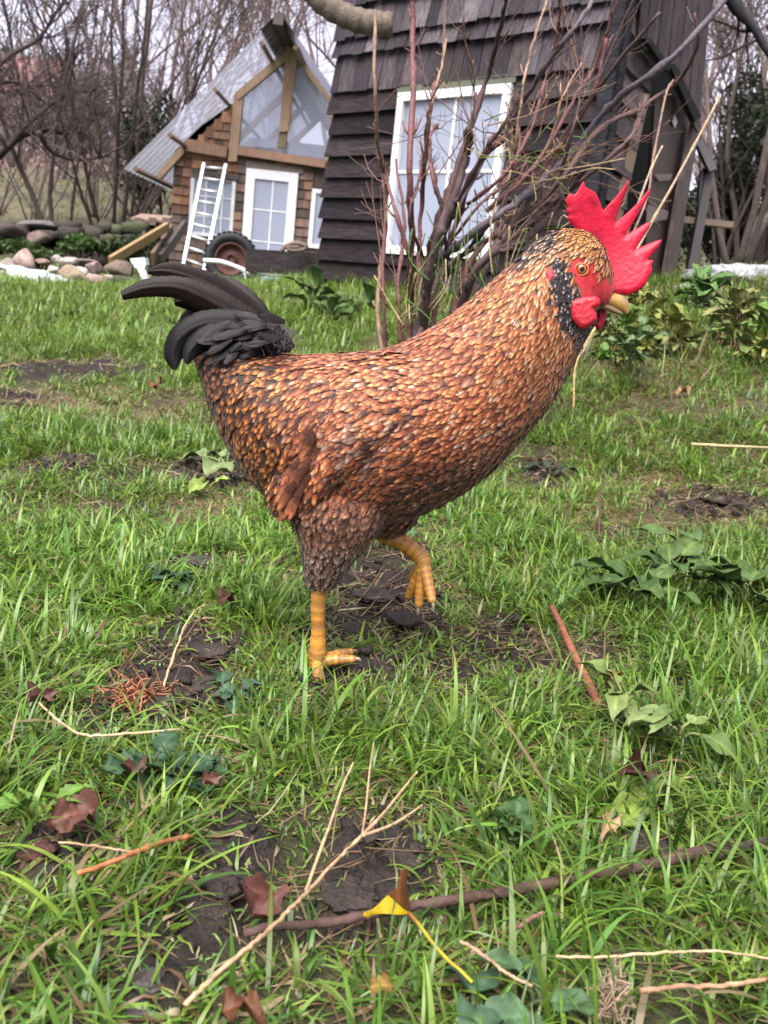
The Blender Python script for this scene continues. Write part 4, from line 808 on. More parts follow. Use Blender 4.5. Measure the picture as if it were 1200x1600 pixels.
# ------------------------------------------------------------------ the rooster
foot = gz(499, 1046); YR = foot[1] + .045
rooster = thing('rooster', 'orange brown speckled rooster with red comb and black tail stepping across the grass', 'rooster', (foot[0], foot[1], foot[2]))
MT['feather'] = mat('feather', rough=.55, nscale=220, nvar=.32, bump=.5, bscale=420, dist=.0015, spec=.18, sheen=.1)
MT['tailf'] = mat('tail_feather', rough=.42, nscale=60, nvar=.3, bump=.06, bscale=500, dist=.0004, spec=.10)
MT['redskin'] = mat('red_skin', rough=.46, nscale=48, nvar=.42, bump=.35, bscale=260, dist=.0012, sss=.25, spec=.3)
MT['legskin'] = mat('scaly_skin', rough=.45, nscale=60, nvar=.22, bump=.5, bscale=260, dist=.0015, sss=.1)
MT['horn'] = mat('horn', rough=.3, nscale=60, nvar=.15, bump=.1, bscale=200, dist=.001)
MT['eye'] = mat('eye', rough=.12, nscale=300, nvar=.15, bump=0, spec=.4)
def loft(b, st, c=(.4, .2, .1), n=36, k=5, pw=1.0, off=0.0):
    """st: (top px, bottom px, half width m, y offset m)"""
    A = np.array([[*PY(s_[0][0], s_[0][1], YR + (s_[4] if len(s_) > 4 else s_[3])), *PY(s_[1][0], s_[1][1], YR + s_[3]), s_[2]] for s_ in st])
    A = smooth_path(A, k); A[:, 6] = np.maximum(A[:, 6], .0012); th = np.arange(n) / n * 2 * np.pi; V = []
    for r in A:
        m_ = (r[:3] + r[3:6]) / 2; e = (r[:3] - r[3:6]) / 2; ct, sn = np.cos(th), np.sin(th)
        V.append(m_ + np.sign(ct)[:, None] * (np.abs(ct) ** pw)[:, None] * e + np.sign(sn)[:, None] * (np.abs(sn) ** pw)[:, None] * np.array([0, r[6], 0]))
    m = len(A); V = np.concatenate(V + [(A[:1, :3] + A[:1, 3:6]) / 2, (A[-1:, :3] + A[-1:, 3:6]) / 2])
    i = np.arange(m - 1)[:, None] * n; j = np.arange(n)[None]; kk = (j + 1) % n; Q = np.stack([i + j, i + kk, i + n + kk, i + n + j], -1).reshape(-1, 4)
    j = np.arange(n); kk = (j + 1) % n; T = np.concatenate([np.stack([kk, j, np.full(n, m * n)], -1), np.stack([(m - 1) * n + j, (m - 1) * n + kk, np.full(n, m * n + 1)], -1)])
    b.add(V, Q, T, c)
BODY = [((322, 520), (306, 560), .012, 0), ((345, 530), (318, 598), .028, 0), ((400, 540), (342, 665), .050, 0), ((460, 554), (388, 742), .070, 0), ((530, 553), (452, 795), .082, 0), ((600, 546), (556, 820), .088, 0),
        ((655, 523), (655, 802), .086, 0), ((706, 491), (740, 757), .078, 0), ((750, 456), (806, 695), .066, 0), ((792, 419), (858, 632), .053, 0),
        ((828, 387), (893, 572), .042, 0), ((858, 366), (917, 524), .033, 0), ((880, 358), (932, 502), .026, 0)]
HEAD = [((850, 385), (880, 500), .014, 0), ((862, 368), (890, 498), .024, 0), ((885, 358), (907, 492), .0275, 0), ((905, 359), (925, 486), .0265, 0), ((925, 366), (940, 482), .022, 0), ((940, 385), (948, 478), .0165, 0), ((952, 415), (953, 474), .011, 0), ((960, 440), (958, 468), .005, 0)]
THIGH = [((432, 705), (610, 742), .030, -.030), ((440, 760), (612, 782), .040, -.038), ((452, 802), (598, 820), .040, -.040), ((467, 836), (578, 846), .034, -.040), ((473, 866), (556, 872), .028, -.040), ((476, 893), (537, 897), .020, -.040), ((481, 916), (524, 917), .013, -.040)]
THIGH2 = [((520, 770), (650, 790), .030, .030), ((545, 805), (650, 812), .030, .035), ((570, 825), (636, 829), .022, .038), ((588, 837), (622, 838), .012, .040)]
bb = B(); loft(bb, BODY); loft(bb, HEAD); loft(bb, THIGH); loft(bb, THIGH2)
tmp = bb.build('body', MT['feather'], rooster)
md_ = tmp.modifiers.new('r', 'REMESH'); md_.mode = 'VOXEL'; md_.voxel_size = .0032
ms = tmp.modifiers.new('s', 'SMOOTH'); ms.factor = .5; ms.iterations = 7
dg = bpy.context.evaluated_depsgraph_get(); em = bpy.data.meshes.new_from_object(tmp.evaluated_get(dg)); bpy.data.objects.remove(tmp)
nv = len(em.vertices); BV = np.empty(nv * 3); em.vertices.foreach_get('co', BV); BV = BV.reshape(-1, 3) + ORG['rooster']
BN = np.empty(nv * 3); em.vertex_normals.foreach_get('vector', BN); BN = BN.reshape(-1, 3)
em.calc_loop_triangles(); BT = np.empty(len(em.loop_triangles) * 3, np.int32); em.loop_triangles.foreach_get('vertices', BT); BT = BT.reshape(-1, 3)

def inpoly(P, poly):
    poly = np.asarray(poly, float); x, y = P[:, 0], P[:, 1]; ins = np.zeros(len(P), bool); j = len(poly) - 1
    for i in range(len(poly)):
        xi, yi = poly[i]; xj, yj = poly[j]; c = ((yi > y) != (yj > y)) & (x < (xj - xi) * (y - yi) / (yj - yi + 1e-12) + xi); ins ^= c; j = i
    return ins
def dpoly(P, poly):
    poly = np.asarray(poly, float); d = np.full(len(P), 1e9); q = np.zeros((len(P), 2))
    for i in range(len(poly)):
        a, b_ = poly[i], poly[(i + 1) % len(poly)]; ab = b_ - a; t = np.clip(((P - a) @ ab) / (ab @ ab + 1e-12), 0, 1); c = a + t[:, None] * ab; e = np.linalg.norm(P - c, axis=1)
        m = e < d; d[m] = e[m]; q[m] = c[m]
    return d, q
FACE = [(885, 404), (897, 399), (915, 401), (929, 412), (937, 430), (948, 442), (960, 450), (953, 474), (930, 474), (912, 464), (905, 456), (903, 444), (893, 425)]
# where things are on the bird, in the plane of the picture it was measured from
def colourmap(P2, r_):
    """plumage: (base, main, tip) colours and (length, width, dark centre share) per feather"""
    x, y = P2[:, 0], P2[:, 1]; n = len(x)
    def ss(a, b_, v): t = np.clip((v - a) / (b_ - a), 0, 1); return t * t * (3 - 2 * t)
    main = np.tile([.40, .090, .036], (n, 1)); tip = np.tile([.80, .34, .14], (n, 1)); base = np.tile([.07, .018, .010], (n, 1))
    L = np.full(n, .021); Wd = np.full(n, .0095)
    def mix(m, mc, tc_, bc, l=None, w_=None):
        nonlocal main, tip, base, L, Wd
        m = np.clip(m, 0, 1); k = m[:, None]
        main = main * (1 - k) + np.array(mc) * k; tip = tip * (1 - k) + np.array(tc_) * k; base = base * (1 - k) + np.array(bc) * k
        if l: L = L * (1 - m) + l * m
        if w_: Wd = Wd * (1 - m) + w_ * m
    # saddle at the rear: bright orange spangles on black
    mix(ss(500, 400, x), (.10, .022, .009), (.78, .27, .06), (.012, .008, .007), .024, .0108)
    mix(ss(395, 335, x + .3 * (y - 600)) * ss(470, 380, x), (.02, .012, .01), (.35, .12, .04), (.008, .006, .006), .022, .012)
    # neck: pale small spangles
    k = ss(690, 820, x - .35 * (y - 480)); mix(k, (.46, .125, .040), (.86, .43, .18), (.10, .025, .012), .021, .0066)
    mix(ss(435, 385, y + .25 * (x - 850)) * ss(780, 850, x), (.42, .17, .06), (.80, .58, .40), (.05, .025, .02), .018, .0045)
    nk = ss(30, 12, y - np.interp(x, [790, 828, 858, 880, 900], [421, 389, 367, 358, 360])) * ss(770, 820, x) * ss(905, 880, x); f3 = r_.random(n); mix(nk * (f3 < .45), (.03, .02, .02), (.07, .04, .035), (.012, .01, .01)); mix(nk * (f3 > .7), (.12, .07, .05), (.75, .66, .60), (.03, .02, .02))
    mix(ss(860, 900, x) * ss(410, 375, y), (.50, .20, .05), (.70, .38, .13), (.25, .08, .02), .009, .0042)
    # lower breast and belly: browner with black bars
    d = y + .75 * (x - 620)     # grows towards belly and breast edge
    k = ss(720, 790, y + .55 * (x - 640)) * ss(470, 530, x); mix(k * .85, (.31, .10, .045), (.52, .25, .13), (.030, .015, .012), .017, .0105)
    mix(ss(850, 900, x + .0 * y) * ss(545, 600, y), (.30, .11, .06), (.55, .33, .22), (.06, .025, .02), .015, .008)
    # white and grey flecked patch below the wing
    w1 = np.exp(-(((x - 560) / 55) ** 2 + ((y - 690) / 60) ** 2)); mix((r_.random(n) < .42 * w1) * .8, (.30, .15, .10), (.50, .38, .33), (.05, .03, .03))
    mix((r_.random(n) < .13 * ss(540, 640, y) + .05) * .85 * ss(760, 640, x), (.04, .02, .015), (.16, .06, .03), (.015, .01, .01))
    mix((r_.random(n) < .10) * ss(330, 500, x) * .8, (.38, .17, .10), (.72, .55, .42), (.05, .025, .02))
    # thigh
    k = ss(770, 815, y) * ss(640, 600, x); mix(k, (.29, .115, .065), (.50, .29, .20), (.06, .03, .025), .017, .009)
    mix(k * ss(845, 870, y), (.20, .11, .075), (.52, .40, .32), (.06, .035, .03), .013, .0075)
    # black bib with white flecks
    Pj = P2 + r_.normal(0, 3.5, P2.shape)
    bib = inpoly(Pj, [(858, 408), (884, 404), (892, 430), (900, 452), (902, 468), (938, 482), (948, 512), (935, 545), (905, 555), (880, 520), (866, 470)])
    fl = r_.random(n) < .5; k = bib * 1.0; mix(k, (.022, .016, .017), (.05, .036, .036), (.010, .008, .008), .010, .0055); mix(k * fl, (.03, .02, .02), (.52, .46, .46), (.010, .008, .008), .010, .0055)
    lw = bib & (y > 515); mix(lw * .5, (.24, .12, .08), (.45, .3, .25), (.03, .02, .02))
    # tail base
    mix(ss(430, 395, x) * ss(550, 532, y), (.018, .014, .015), (.30, .22, .22), (.01, .008, .008), .02, .010)
    j = r_.random(n); base = base * (.45 + .6 * j[:, None]); v = (r_.uniform(.6, 1.4, n) * (.62 + .76 * fbm(x * .018, y * .018, seed=88, oct=3)) * (1 + .25 * np.exp(-(((x - 600) / 110) ** 2 + ((y - 600) / 60) ** 2))))[:, None]; main = main * v; tip = np.minimum(tip * v, .85)  # brighter spot at body centre is a highlight painted into the feather colours
    return base, main, tip, L * .9 * r_.uniform(.82, 1.25, n), Wd * .72 * r_.uniform(.8, 1.2, n), bib
def flow2(P2):
    x, y = P2[:, 0], P2[:, 1]
    anchors = [((880, 375), (-.8, .6)), ((850, 450), (-.25, 1)), ((915, 540), (-.35, 1)), ((800, 430), (-.8, .6)), ((850, 600), (-.6, .8)), ((740, 520), (-.85, .5)), ((760, 690), (-.9, .45)), ((640, 600), (-1, .22)), ((640, 770), (-1, .12)),
               ((540, 560), (-1, .12)), ((540, 680), (-.85, .5)), ((440, 580), (-.85, .55)), ((420, 680), (-.55, .85)), ((350, 600), (-.5, .85)), ((520, 790), (-.5, .85)), ((510, 870), (-.15, 1)), ((460, 640), (-.6, .8)), ((400, 540), (-.95, .3)), ((600, 830), (-.2, .9))]
    d = np.zeros((len(x), 2)); 
    for (a, b_), v in anchors:
        w_ = 1 / (((x - a) ** 2 + (y - b_) ** 2) + 900) ** 1.6; d += w_[:, None] * np.asarray(v) / np.hypot(*v)
    return d / np.linalg.norm(d, axis=1)[:, None]
def feathers(b, P, N, D, L, Wd, base, main, tip, lift, r_, nu=5, nl=7, curl=.5, shape='round', bars=None):
    n = len(P); S_ = np.cross(N, D); S_ /= np.linalg.norm(S_, axis=1)[:, None]
    t = np.linspace(0, 1, nl); u = np.linspace(-1, 1, nu)
    prof = np.sqrt(np.clip(1 - (np.maximum(t - .5, 0) / .51) ** 1.7, 0.0, 1)) if shape == 'round' else np.sin(np.pi * np.clip(t * .86 + .12, 0, 1)) ** .7
    prof = np.where(t < .5, .45 + .55 * (t / .5) ** .8, prof); prof[-1] = .28
    h = (np.sin(t * np.pi * .62) ** 1.0)
    jj = r_.normal(0, .22, n)[:, None]; D = D + S_ * jj; D /= np.linalg.norm(D, axis=1)[:, None]; S_ = np.cross(N, D)
    V = P[:, None, None] + D[:, None, None] * (L[:, None] * t)[:, :, None, None] + S_[:, None, None] * (Wd[:, None, None] / 2 * prof[None, :, None] * u)[..., None] \
        + N[:, None, None] * ((lift * L)[:, None, None] * h[None, :, None] - Wd[:, None, None] * .07 * (u ** 2)[None, None] * prof[None, :, None])[..., None]
    tt = t[None, :, None, None]; ed = (np.abs(u) ** 2)[None, None, :, None]
    def s_(a, b_, v): k = np.clip((v - a) / (b_ - a), 0, 1); return k * k * (3 - 2 * k)
    k1 = s_(.35, .62, tt); k2 = np.exp(-((tt - .86) / .13) ** 2 - (u[None, None, :, None] / .6) ** 2); k2 = np.clip(k2 * 1.25, 0, 1)
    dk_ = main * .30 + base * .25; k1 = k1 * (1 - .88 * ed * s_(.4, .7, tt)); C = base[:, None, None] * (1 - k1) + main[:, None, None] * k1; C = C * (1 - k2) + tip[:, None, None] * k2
    if bars is not None: kb = (np.exp(-((tt - .80) / .07) ** 2) * bars[:, None, None, None]); C = C * (1 - kb) + np.array([.02, .014, .012]) * kb
    V = V + (r_.normal(0, 1, V.shape) * (Wd * .035)[:, None, None, None] * (tt > .45)); C = C * (1 + .16 * r_.normal(size=(n, nl, nu, 1)) * (tt > .3)); C = np.clip(np.broadcast_to(C, V.shape), .004, .9)
    m = nu * nl; i = np.arange(nl - 1)[:, None] * nu + np.arange(nu - 1)[None]; q = np.stack([i, i + 1, i + nu + 1, i + nu], -1).reshape(-1, 4)
    b.add(V.reshape(-1, 3), (np.arange(n)[:, None, None] * m + q[None]).reshape(-1, 4), None, C.reshape(-1, 3))
def sample(V, N, T, n, r_):
    a, b_, c = V[T[:, 0]], V[T[:, 1]], V[T[:, 2]]; A = np.linalg.norm(np.cross(b_ - a, c - a), axis=1); k = r_.choice(len(T), n, p=A / A.sum())
    r1, r2 = np.sqrt(r_.random(n)), r_.random(n); w_ = np.stack([1 - r1, r1 * (1 - r2), r1 * r2], -1)[..., None]
    P = (np.stack([a[k], b_[k], c[k]], 1) * w_).sum(1); Nn = (N[T[k]] * w_).sum(1); return P, Nn / np.linalg.norm(Nn, axis=1)[:, None]
def thin(P, R):                        # keep points at least about R apart (R per point)
    grid = {}; keep = []; g = .008
    for i in range(len(P)):
        key = tuple((P[i] // g).astype(int)); ok = True
        for a in (-1, 0, 1):
            for b_ in (-1, 0, 1):
                for c in (-1, 0, 1):
                    for j in grid.get((key[0] + a, key[1] + b_, key[2] + c), ()):
                        if (P[i] - P[j]) @ (P[i] - P[j]) < R[i] * R[i]: ok = False; break
                    if not ok: break
                if not ok: break
            if not ok: break
        if ok: grid.setdefault(key, []).append(i); keep.append(i)
    return np.array(keep)
def clothe(b, V, N, T, n, seed, lift=.085, sc=1.0, skipface=True):
    r_ = np.random.default_rng(seed); P, Nn = sample(V, N, T, n, r_); P2 = proj(P); ba, ma, ti, L, Wd, bib = colourmap(P2, r_)
    ok = np.ones(len(P), bool)
    if skipface: ok &= ~inpoly(P2, FACE)
    ok &= ~((P2[:, 0] > 938) & (P2[:, 1] < 480) & (P2[:, 1] > 425))
    idx = np.where(ok)[0]; P, Nn, P2, ba, ma, ti, L, Wd = [a[idx] for a in (P, Nn, P2, ba, ma, ti, L, Wd)]
    k = thin(P, Wd * .58); P, Nn, P2, ba, ma, ti, L, Wd = [a[k] for a in (P, Nn, P2, ba, ma, ti, L, Wd)]
    f2 = flow2(P2); D = f2[:, :1] * RM[:, 0] - f2[:, 1:] * RM[:, 1]; D = D - Nn * (D * Nn).sum(1)[:, None]; nn = np.linalg.norm(D, axis=1); bad = nn < .15
    D[bad] += np.array([0, 0, -1.0]); D = D - Nn * (D * Nn).sum(1)[:, None]; D /= np.linalg.norm(D, axis=1)[:, None]
    bars = ((P2[:, 1] > 700) & (P2[:, 0] > 520) & (P2[:, 1] < 830)) * (r_.random(len(P)) < .6) * .9
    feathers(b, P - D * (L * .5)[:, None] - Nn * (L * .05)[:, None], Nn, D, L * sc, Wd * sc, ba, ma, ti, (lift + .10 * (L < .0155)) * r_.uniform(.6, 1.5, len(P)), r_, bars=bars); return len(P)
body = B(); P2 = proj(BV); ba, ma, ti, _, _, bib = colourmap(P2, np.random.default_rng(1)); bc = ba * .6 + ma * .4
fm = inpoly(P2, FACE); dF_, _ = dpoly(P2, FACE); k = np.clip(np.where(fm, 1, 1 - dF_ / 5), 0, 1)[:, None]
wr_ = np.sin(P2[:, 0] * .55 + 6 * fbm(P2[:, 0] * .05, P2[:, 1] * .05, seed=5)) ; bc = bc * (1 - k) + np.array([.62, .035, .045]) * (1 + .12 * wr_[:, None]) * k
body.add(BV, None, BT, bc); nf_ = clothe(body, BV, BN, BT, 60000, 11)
body.build('body', MT['feather'], rooster); print('feathers', nf_, 'verts', nv)
# wings
for sd_, nm_ in ((-1, 'wing'), (1, 'wing')):
    wb_ = B(); wst = [((668, 570), (668, 615), .006, .072 * sd_), ((630, 556), (640, 650), .014, .077 * sd_), ((580, 560), (600, 695), .018, .082 * sd_), ((530, 578), (550, 735), .019, .083 * sd_), ((487, 622), (512, 768), .017, .078 * sd_), ((452, 690), (482, 795), .015, .072 * sd_), ((430, 740), (455, 806), .012, .066 * sd_), ((420, 770), (430, 802), .006, .062 * sd_)]
    wst = [(a_, b_, h_, o_, o_ * t_) for (a_, b_, h_, o_), t_ in zip(wst, (.6, .52, .5, .55, .66, .78, .9, 1))]; loft(wb_, wst, (.30, .10, .04), 28, 5); V = np.concatenate(wb_.v); Q = np.concatenate(wb_.q); T = np.concatenate(wb_.t); Tq = np.concatenate([Q[:, :3], Q[:, [0, 2, 3]], T])
    fn = np.cross(V[Tq[:, 1]] - V[Tq[:, 0]], V[Tq[:, 2]] - V[Tq[:, 0]]); Nv = np.zeros_like(V); 
    for j in range(3): np.add.at(Nv, Tq[:, j], fn)
    Nv /= np.linalg.norm(Nv, axis=1)[:, None] + 1e-12
    cen = V.mean(0); 
    if ((V - cen) * Nv).sum() < 0: Nv = -Nv
    clothe(wb_, V, Nv, Tq, 9000, 21, lift=.11, sc=1.05)
    # flight feathers folded along the lower rear edge
    r_ = np.random.default_rng(31); n = 26; f = r_.random(n); sx_ = 466 - 30 * f + r_.normal(0, 6, n); sy_ = 672 + 92 * f + r_.normal(0, 6, n); P = np.array([PY(a + 30, b_, YR + sd_ * (.0895 - .0003 * i)) for i, (a, b_) in enumerate(zip(sx_, sy_))])
    Dd = np.array([PY(a - 12, b_ + 60, YR + sd_ * .078) for a, b_ in zip(sx_, sy_)]) - P; Dd /= np.linalg.norm(Dd, axis=1)[:, None]; N_ = np.tile([0, sd_ * 1.0, .1], (n, 1)); N_ -= Dd * (N_ * Dd).sum(1)[:, None]; N_ /= np.linalg.norm(N_, axis=1)[:, None]
    cc = np.tile([.36, .115, .055], (n, 1)) * r_.uniform(.6, 1.3, (n, 1)); feathers(wb_, P, N_, Dd, np.full(n, .034) * r_.uniform(.7, 1.2, n), np.full(n, .0105), cc * .25, cc * .9, np.minimum(cc * 2.1, .8), .06, r_, 7, 12)
    wb_.build('wing', MT['feather'], rooster)
# flat fleshy parts: outline swollen to a real thickness
def swell(b, poly, step, Yp, thick, c, dy=None, rnd=6.0, normal_off=0.0, wr=0.0):
    """poly in photo pixels (only used to measure the outline); Yp: distance of its mid plane; thick(P2, d)->half thickness"""
    poly = np.asarray(poly, float); x0, y0 = poly.min(0) - step; x1, y1 = poly.max(0) + step; gx = np.arange(x0, x1 + step, step); gy = np.arange(y0, y1 + step, step)
    GX, GY = np.meshgrid(gx, gy); C2 = np.stack([(GX[:-1, :-1] + step / 2).ravel(), (GY[:-1, :-1] + step / 2).ravel()], -1); ins = inpoly(C2, poly).reshape(len(gy) - 1, len(gx) - 1)
    used = np.zeros(GX.shape, bool); used[:-1, :-1] |= ins; used[1:, :-1] |= ins; used[:-1, 1:] |= ins; used[1:, 1:] |= ins
    full = np.ones(GX.shape, bool); full[0] = full[-1] = False; full[:, 0] = full[:, -1] = False
    full[1:-1, 1:-1] = ins[:-1, :-1] & ins[1:, :-1] & ins[:-1, 1:] & ins[1:, 1:]; bd = used & ~full
    P = np.stack([GX, GY], -1); d, q = dpoly(P.reshape(-1, 2), poly); d = d.reshape(GX.shape); q = q.reshape(P.shape); P[bd] = q[bd]; d[bd] = 0
    idx = -np.ones(GX.shape, int); idx[used] = np.arange(used.sum()); PU = P[used]; du = d[used]; bdu = bd[used]
    tk = np.array(thick(PU, du)); tk[bdu] = 0
    yo = np.zeros(len(PU)) if dy is None else dy(PU)
    A_ = np.array([PY(a, b_, Yp + o) for (a, b_), o in zip(PU, yo)]); wn = wr * (fbm(PU[:, 0] * .22, PU[:, 1] * .22, seed=77, oct=3) - .5) * np.minimum(du, 5) / 5
    V1 = A_ - np.stack([0 * tk, tk + wn, 0 * tk], -1); V2 = A_ + np.stack([0 * tk, tk + wn, 0 * tk], -1); n = len(PU)
    r_, c_ = np.where(ins); a0, a1, a2, a3 = idx[r_, c_], idx[r_, c_ + 1], idx[r_ + 1, c_ + 1], idx[r_ + 1, c_]
    i2 = np.where(bdu, np.arange(n), np.arange(n) + n)      # share the rim
    Q = np.concatenate([np.stack([a3, a2, a1, a0], -1), np.stack([i2[a0], i2[a1], i2[a2], i2[a3]], -1)])
    b.add(np.concatenate([V1, V2]), Q, None, c if np.ndim(c) == 1 else np.concatenate([c, c]))
COMB = [(884, 310), (887, 306), (891, 302), (897, 305), (901, 301), (906, 292), (912, 282), (915, 292), (920, 295), (926, 298), (932, 303), (937, 314), (940, 323), (943, 329), (947, 324), (953, 317), (961, 309), (967, 302), (976, 290), (984, 278), (982, 290), (978, 301), (972, 316), (966, 332), (961, 349), (968, 343), (976, 336), (987, 326), (997, 316), (1008, 303), (1017, 291), (1014, 304), (1007, 318), (998, 334), (988, 350), (977, 368), (986, 362), (997, 356), (1008, 349), (1018, 347), (1014, 357), (1008, 366), (1000, 378), (993, 390), (1003, 385), (1015, 380), (1026, 376), (1035, 374), (1030, 385), (1021, 396), (1012, 406),
        (1021, 407), (1018, 415), (1019, 423), (1013, 436), (1008, 446), (997, 455), (981, 462), (972, 460), (962, 462), (952, 457), (942, 448), (938, 430), (934, 410), (924, 390), (912, 370), (900, 358), (892, 350), (886, 341), (889, 336), (884, 330), (887, 324), (884, 318)]
b = B(); swell(b, COMB, 1.5, YR, lambda P, d: np.sqrt(np.clip(d, 0, 9) / 9) * (.0015 + .0032 * np.clip((P[:, 1] - 325) / 110, 0, 1)), (.70, .008, .045), dy=lambda P: .006 * np.sin((P[:, 0] + P[:, 1]) * .02) - .004 * np.clip((960 - P[:, 0]) / 60, 0, 1), wr=.0007); b.build('comb', MT['redskin'], rooster)
WAT = [(889, 477), (892, 470), (898, 467), (905, 466), (911, 463), (920, 463), (930, 462), (937, 466), (938, 474), (934, 480), (928, 483), (932, 490), (933, 498), (927, 506), (920, 511), (912, 515), (906, 514), (900, 508), (894, 500), (890, 490)]
b = B(); swell(b, WAT, 1.3, YR - .0335, lambda P, d: np.sqrt(np.clip(d, 0, 7) / 7) * .0046, (.60, .018, .04), dy=lambda P: -.003 * np.clip((P[:, 1] - 470) / 40, 0, 1), wr=.0012); b.build('wattle', MT['redskin'], rooster)
b = B(); swell(b, [(936, 478), (945, 480), (949, 488), (947, 500), (942, 510), (937, 516), (932, 516), (929, 508), (930, 496), (932, 486)], 1.3, YR + .012, lambda P, d: np.sqrt(np.clip(d, 0, 6) / 6) * .004, (.58, .02, .045), wr=.002); b.build('wattle', MT['redskin'], rooster)
for s_g in (-1, 1):
    b = B(); swell(b, [(852, 426), (858, 421), (866, 424), (869, 434), (867, 446), (861, 456), (856, 452), (852, 440)], 1.3, YR + s_g * .0355, lambda P, d: np.sqrt(np.clip(d, 0, 6) / 6) * .0028, (.52, .05, .09), wr=.002); b.build('earlobe', MT['redskin'], rooster)
    # eye: orange ring of skin, amber iris, dark pupil
    ec = PY(908, 421, YR + s_g * .0255); e0 = .0067; b = B(); V, T = IV4, IT4
    dd_ = V @ (np.array([0.05, s_g * 1.0, .02]) / 1.0015); ang = np.arccos(np.clip(dd_, -1, 1)); 
    cc = np.where((ang < .40)[:, None], [.006, .005, .005], np.where((ang < .74)[:, None], [.52, .17, .04], [.10, .03, .02])); b.add(V * [e0, e0 * .72, e0] + ec, None, T, cc); b.build('eye', MT['eye'], rooster)
    b = B(); a_ = np.linspace(0, 2 * np.pi, 40); ring = np.stack([ec[0] + (e0 + .0004) * np.cos(a_), np.full(40, ec[1] + s_g * .0022), ec[2] + (e0 - .0006) * np.sin(a_)], -1); tube(b, ring, .0011, 8, (.66, .20, .06), cap=False); ring2 = np.stack([ec[0] + (e0 + .0028) * np.cos(a_), np.full(40, ec[1] + s_g * .0006), ec[2] + (e0 + .0016) * np.sin(a_)], -1); tube(b, ring2, .0010, 8, (.5, .03, .04), cap=False); b.build('eyelid', MT['redskin'], rooster)
def coneloft(b, st, c):
    loft(b, st, c, 20, 5)
b = B(); coneloft(b, [((940, 446), (936, 470), .0080, 0), ((950, 452), (944, 475), .0078, 0), ((962, 457), (957, 480), .0066, 0), ((973, 460), (968, 485), .0052, 0), ((980, 467), (974, 487), .0036, 0), ((983, 476), (978, 490), .002, 0), ((983, 485), (980, 491), .0006, 0)], (.62, .36, .10))
cv = np.concatenate(b.v); q2 = proj(cv); kk = np.clip((q2[:, 0] - 960) / 22, 0, 1)[:, None] * .75; tp_ = np.clip((462 - q2[:, 1] + (q2[:, 0] - 950) * .5) / 10, 0, 1)[:, None] * kk; b.c = [np.array([.66, .38, .11]) * (1 - kk * .35) * (1 - tp_ * .6) + np.array([.22, .17, .17]) * tp_]; b.build('upper_beak', MT['horn'], rooster)
b = B(); coneloft(b, [((934, 468), (936, 482), .0062, 0), ((950, 474), (948, 486), .0055, 0), ((962, 480), (960, 490), .0042, 0), ((972, 487), (970, 493), .0022, 0)], (.30, .20, .10)); b.build('lower_beak', MT['horn'], rooster)
b = B(); p = PY(957, 455, YR - .0068); b.add(IV2 * [.0042, .0014, .0016] + p, None, IT2, (.03, .01, .012)); b.build('nostril', MT['horn'], rooster)
# tail feathers
def tailfeather(pts, w_, off0, off1, c, cup=.16, nm='tail_feather', roll=0.0):
    P = np.array([PY(x, y, YR + off0 + (off1 - off0) * i / (len(pts) - 1)) for i, (x, y) in enumerate(pts)]); A = smooth_path(np.concatenate([P, np.array(w_)[:, None]], 1), 22); rt_ = np.random.default_rng(int(pts[-1][0] * 7 + pts[-1][1]))
    C, Wd = A[:, :3], A[:, 3]; T = np.gradient(C, axis=0); T /= np.linalg.norm(T, axis=1)[:, None]; sy = np.array([0, -1.0, 0]); Sd = np.cross(T, sy); Sd /= np.linalg.norm(Sd, axis=1)[:, None]; Nn = np.cross(Sd, T)
    if roll: Sd2 = Sd * math.cos(roll) + Nn * math.sin(roll); Nn = np.cross(Sd2, T); Sd = Sd2
    nu = 15; u = np.linspace(-1, 1, nu); m = len(C); edge = .86 - .05 * rt_.random((m, nu)) * (np.abs(u) > .9); barb = .00003 * np.sin(np.arange(m)[:, None] * 1.3 - np.abs(u)[None] * 9)
    Vt = C[:, None] + Sd[:, None] * (Wd[:, None] * u * edge)[..., None] + Nn[:, None] * (-cup * Wd[:, None] * (u ** 2)[None] + barb + .0012 * (np.abs(u) < .05))[..., None]
    V = np.concatenate([Vt.reshape(-1, 3), (Vt - Nn[:, None] * .0007).reshape(-1, 3)]); i = np.arange(m - 1)[:, None] * nu + np.arange(nu - 1)[None]; Q = np.stack([i, i + 1, i + nu + 1, i + nu], -1).reshape(-1, 4); Q = np.concatenate([Q, Q[:, ::-1] + m * nu])
    ii_ = np.arange(m)[:, None] - 7 * np.abs(u)[None]; cc = np.asarray(c)[None, None] * (.75 + .5 * noise(ii_ * .55, u[None] * 1.2 + 9, 0, int(pts[0][0])))[..., None]; cc = np.where((np.abs(u) < .05)[None, :, None], cc * 2.4, cc)
    b = B(); b.add(V, Q, None, np.tile(np.broadcast_to(cc, (m, nu, 3)).reshape(-1, 3), (2, 1))); return b.build(nm, MT['tailf'], rooster)
BK = (.0065, .0055, .0068); BR = (.016, .010, .010)
tailfeather([(455, 548), (420, 516), (378, 480), (338, 452), (298, 434), (262, 424), (230, 424)], [.008, .014, .017, .017, .015, .012, .003], 0, -.005, BR)
tailfeather([(440, 548), (400, 512), (360, 488), (318, 465), (275, 449), (228, 450), (190, 462)], [.010, .017, .020, .018, .0145, .0115, .006], -.005, -.02, BR, .35)
tailfeather([(450, 548), (415, 515), (370, 490), (335, 470), (300, 470), (272, 472)], [.012, .02, .022, .02, .015, .005], .01, .02, BK, .3)
tailfeather([(430, 552), (390, 512), (340, 505), (305, 512), (280, 530), (270, 555), (272, 577)], [.010, .016, .018, .018, .017, .013, .003], -.015, -.035, BK, .4)
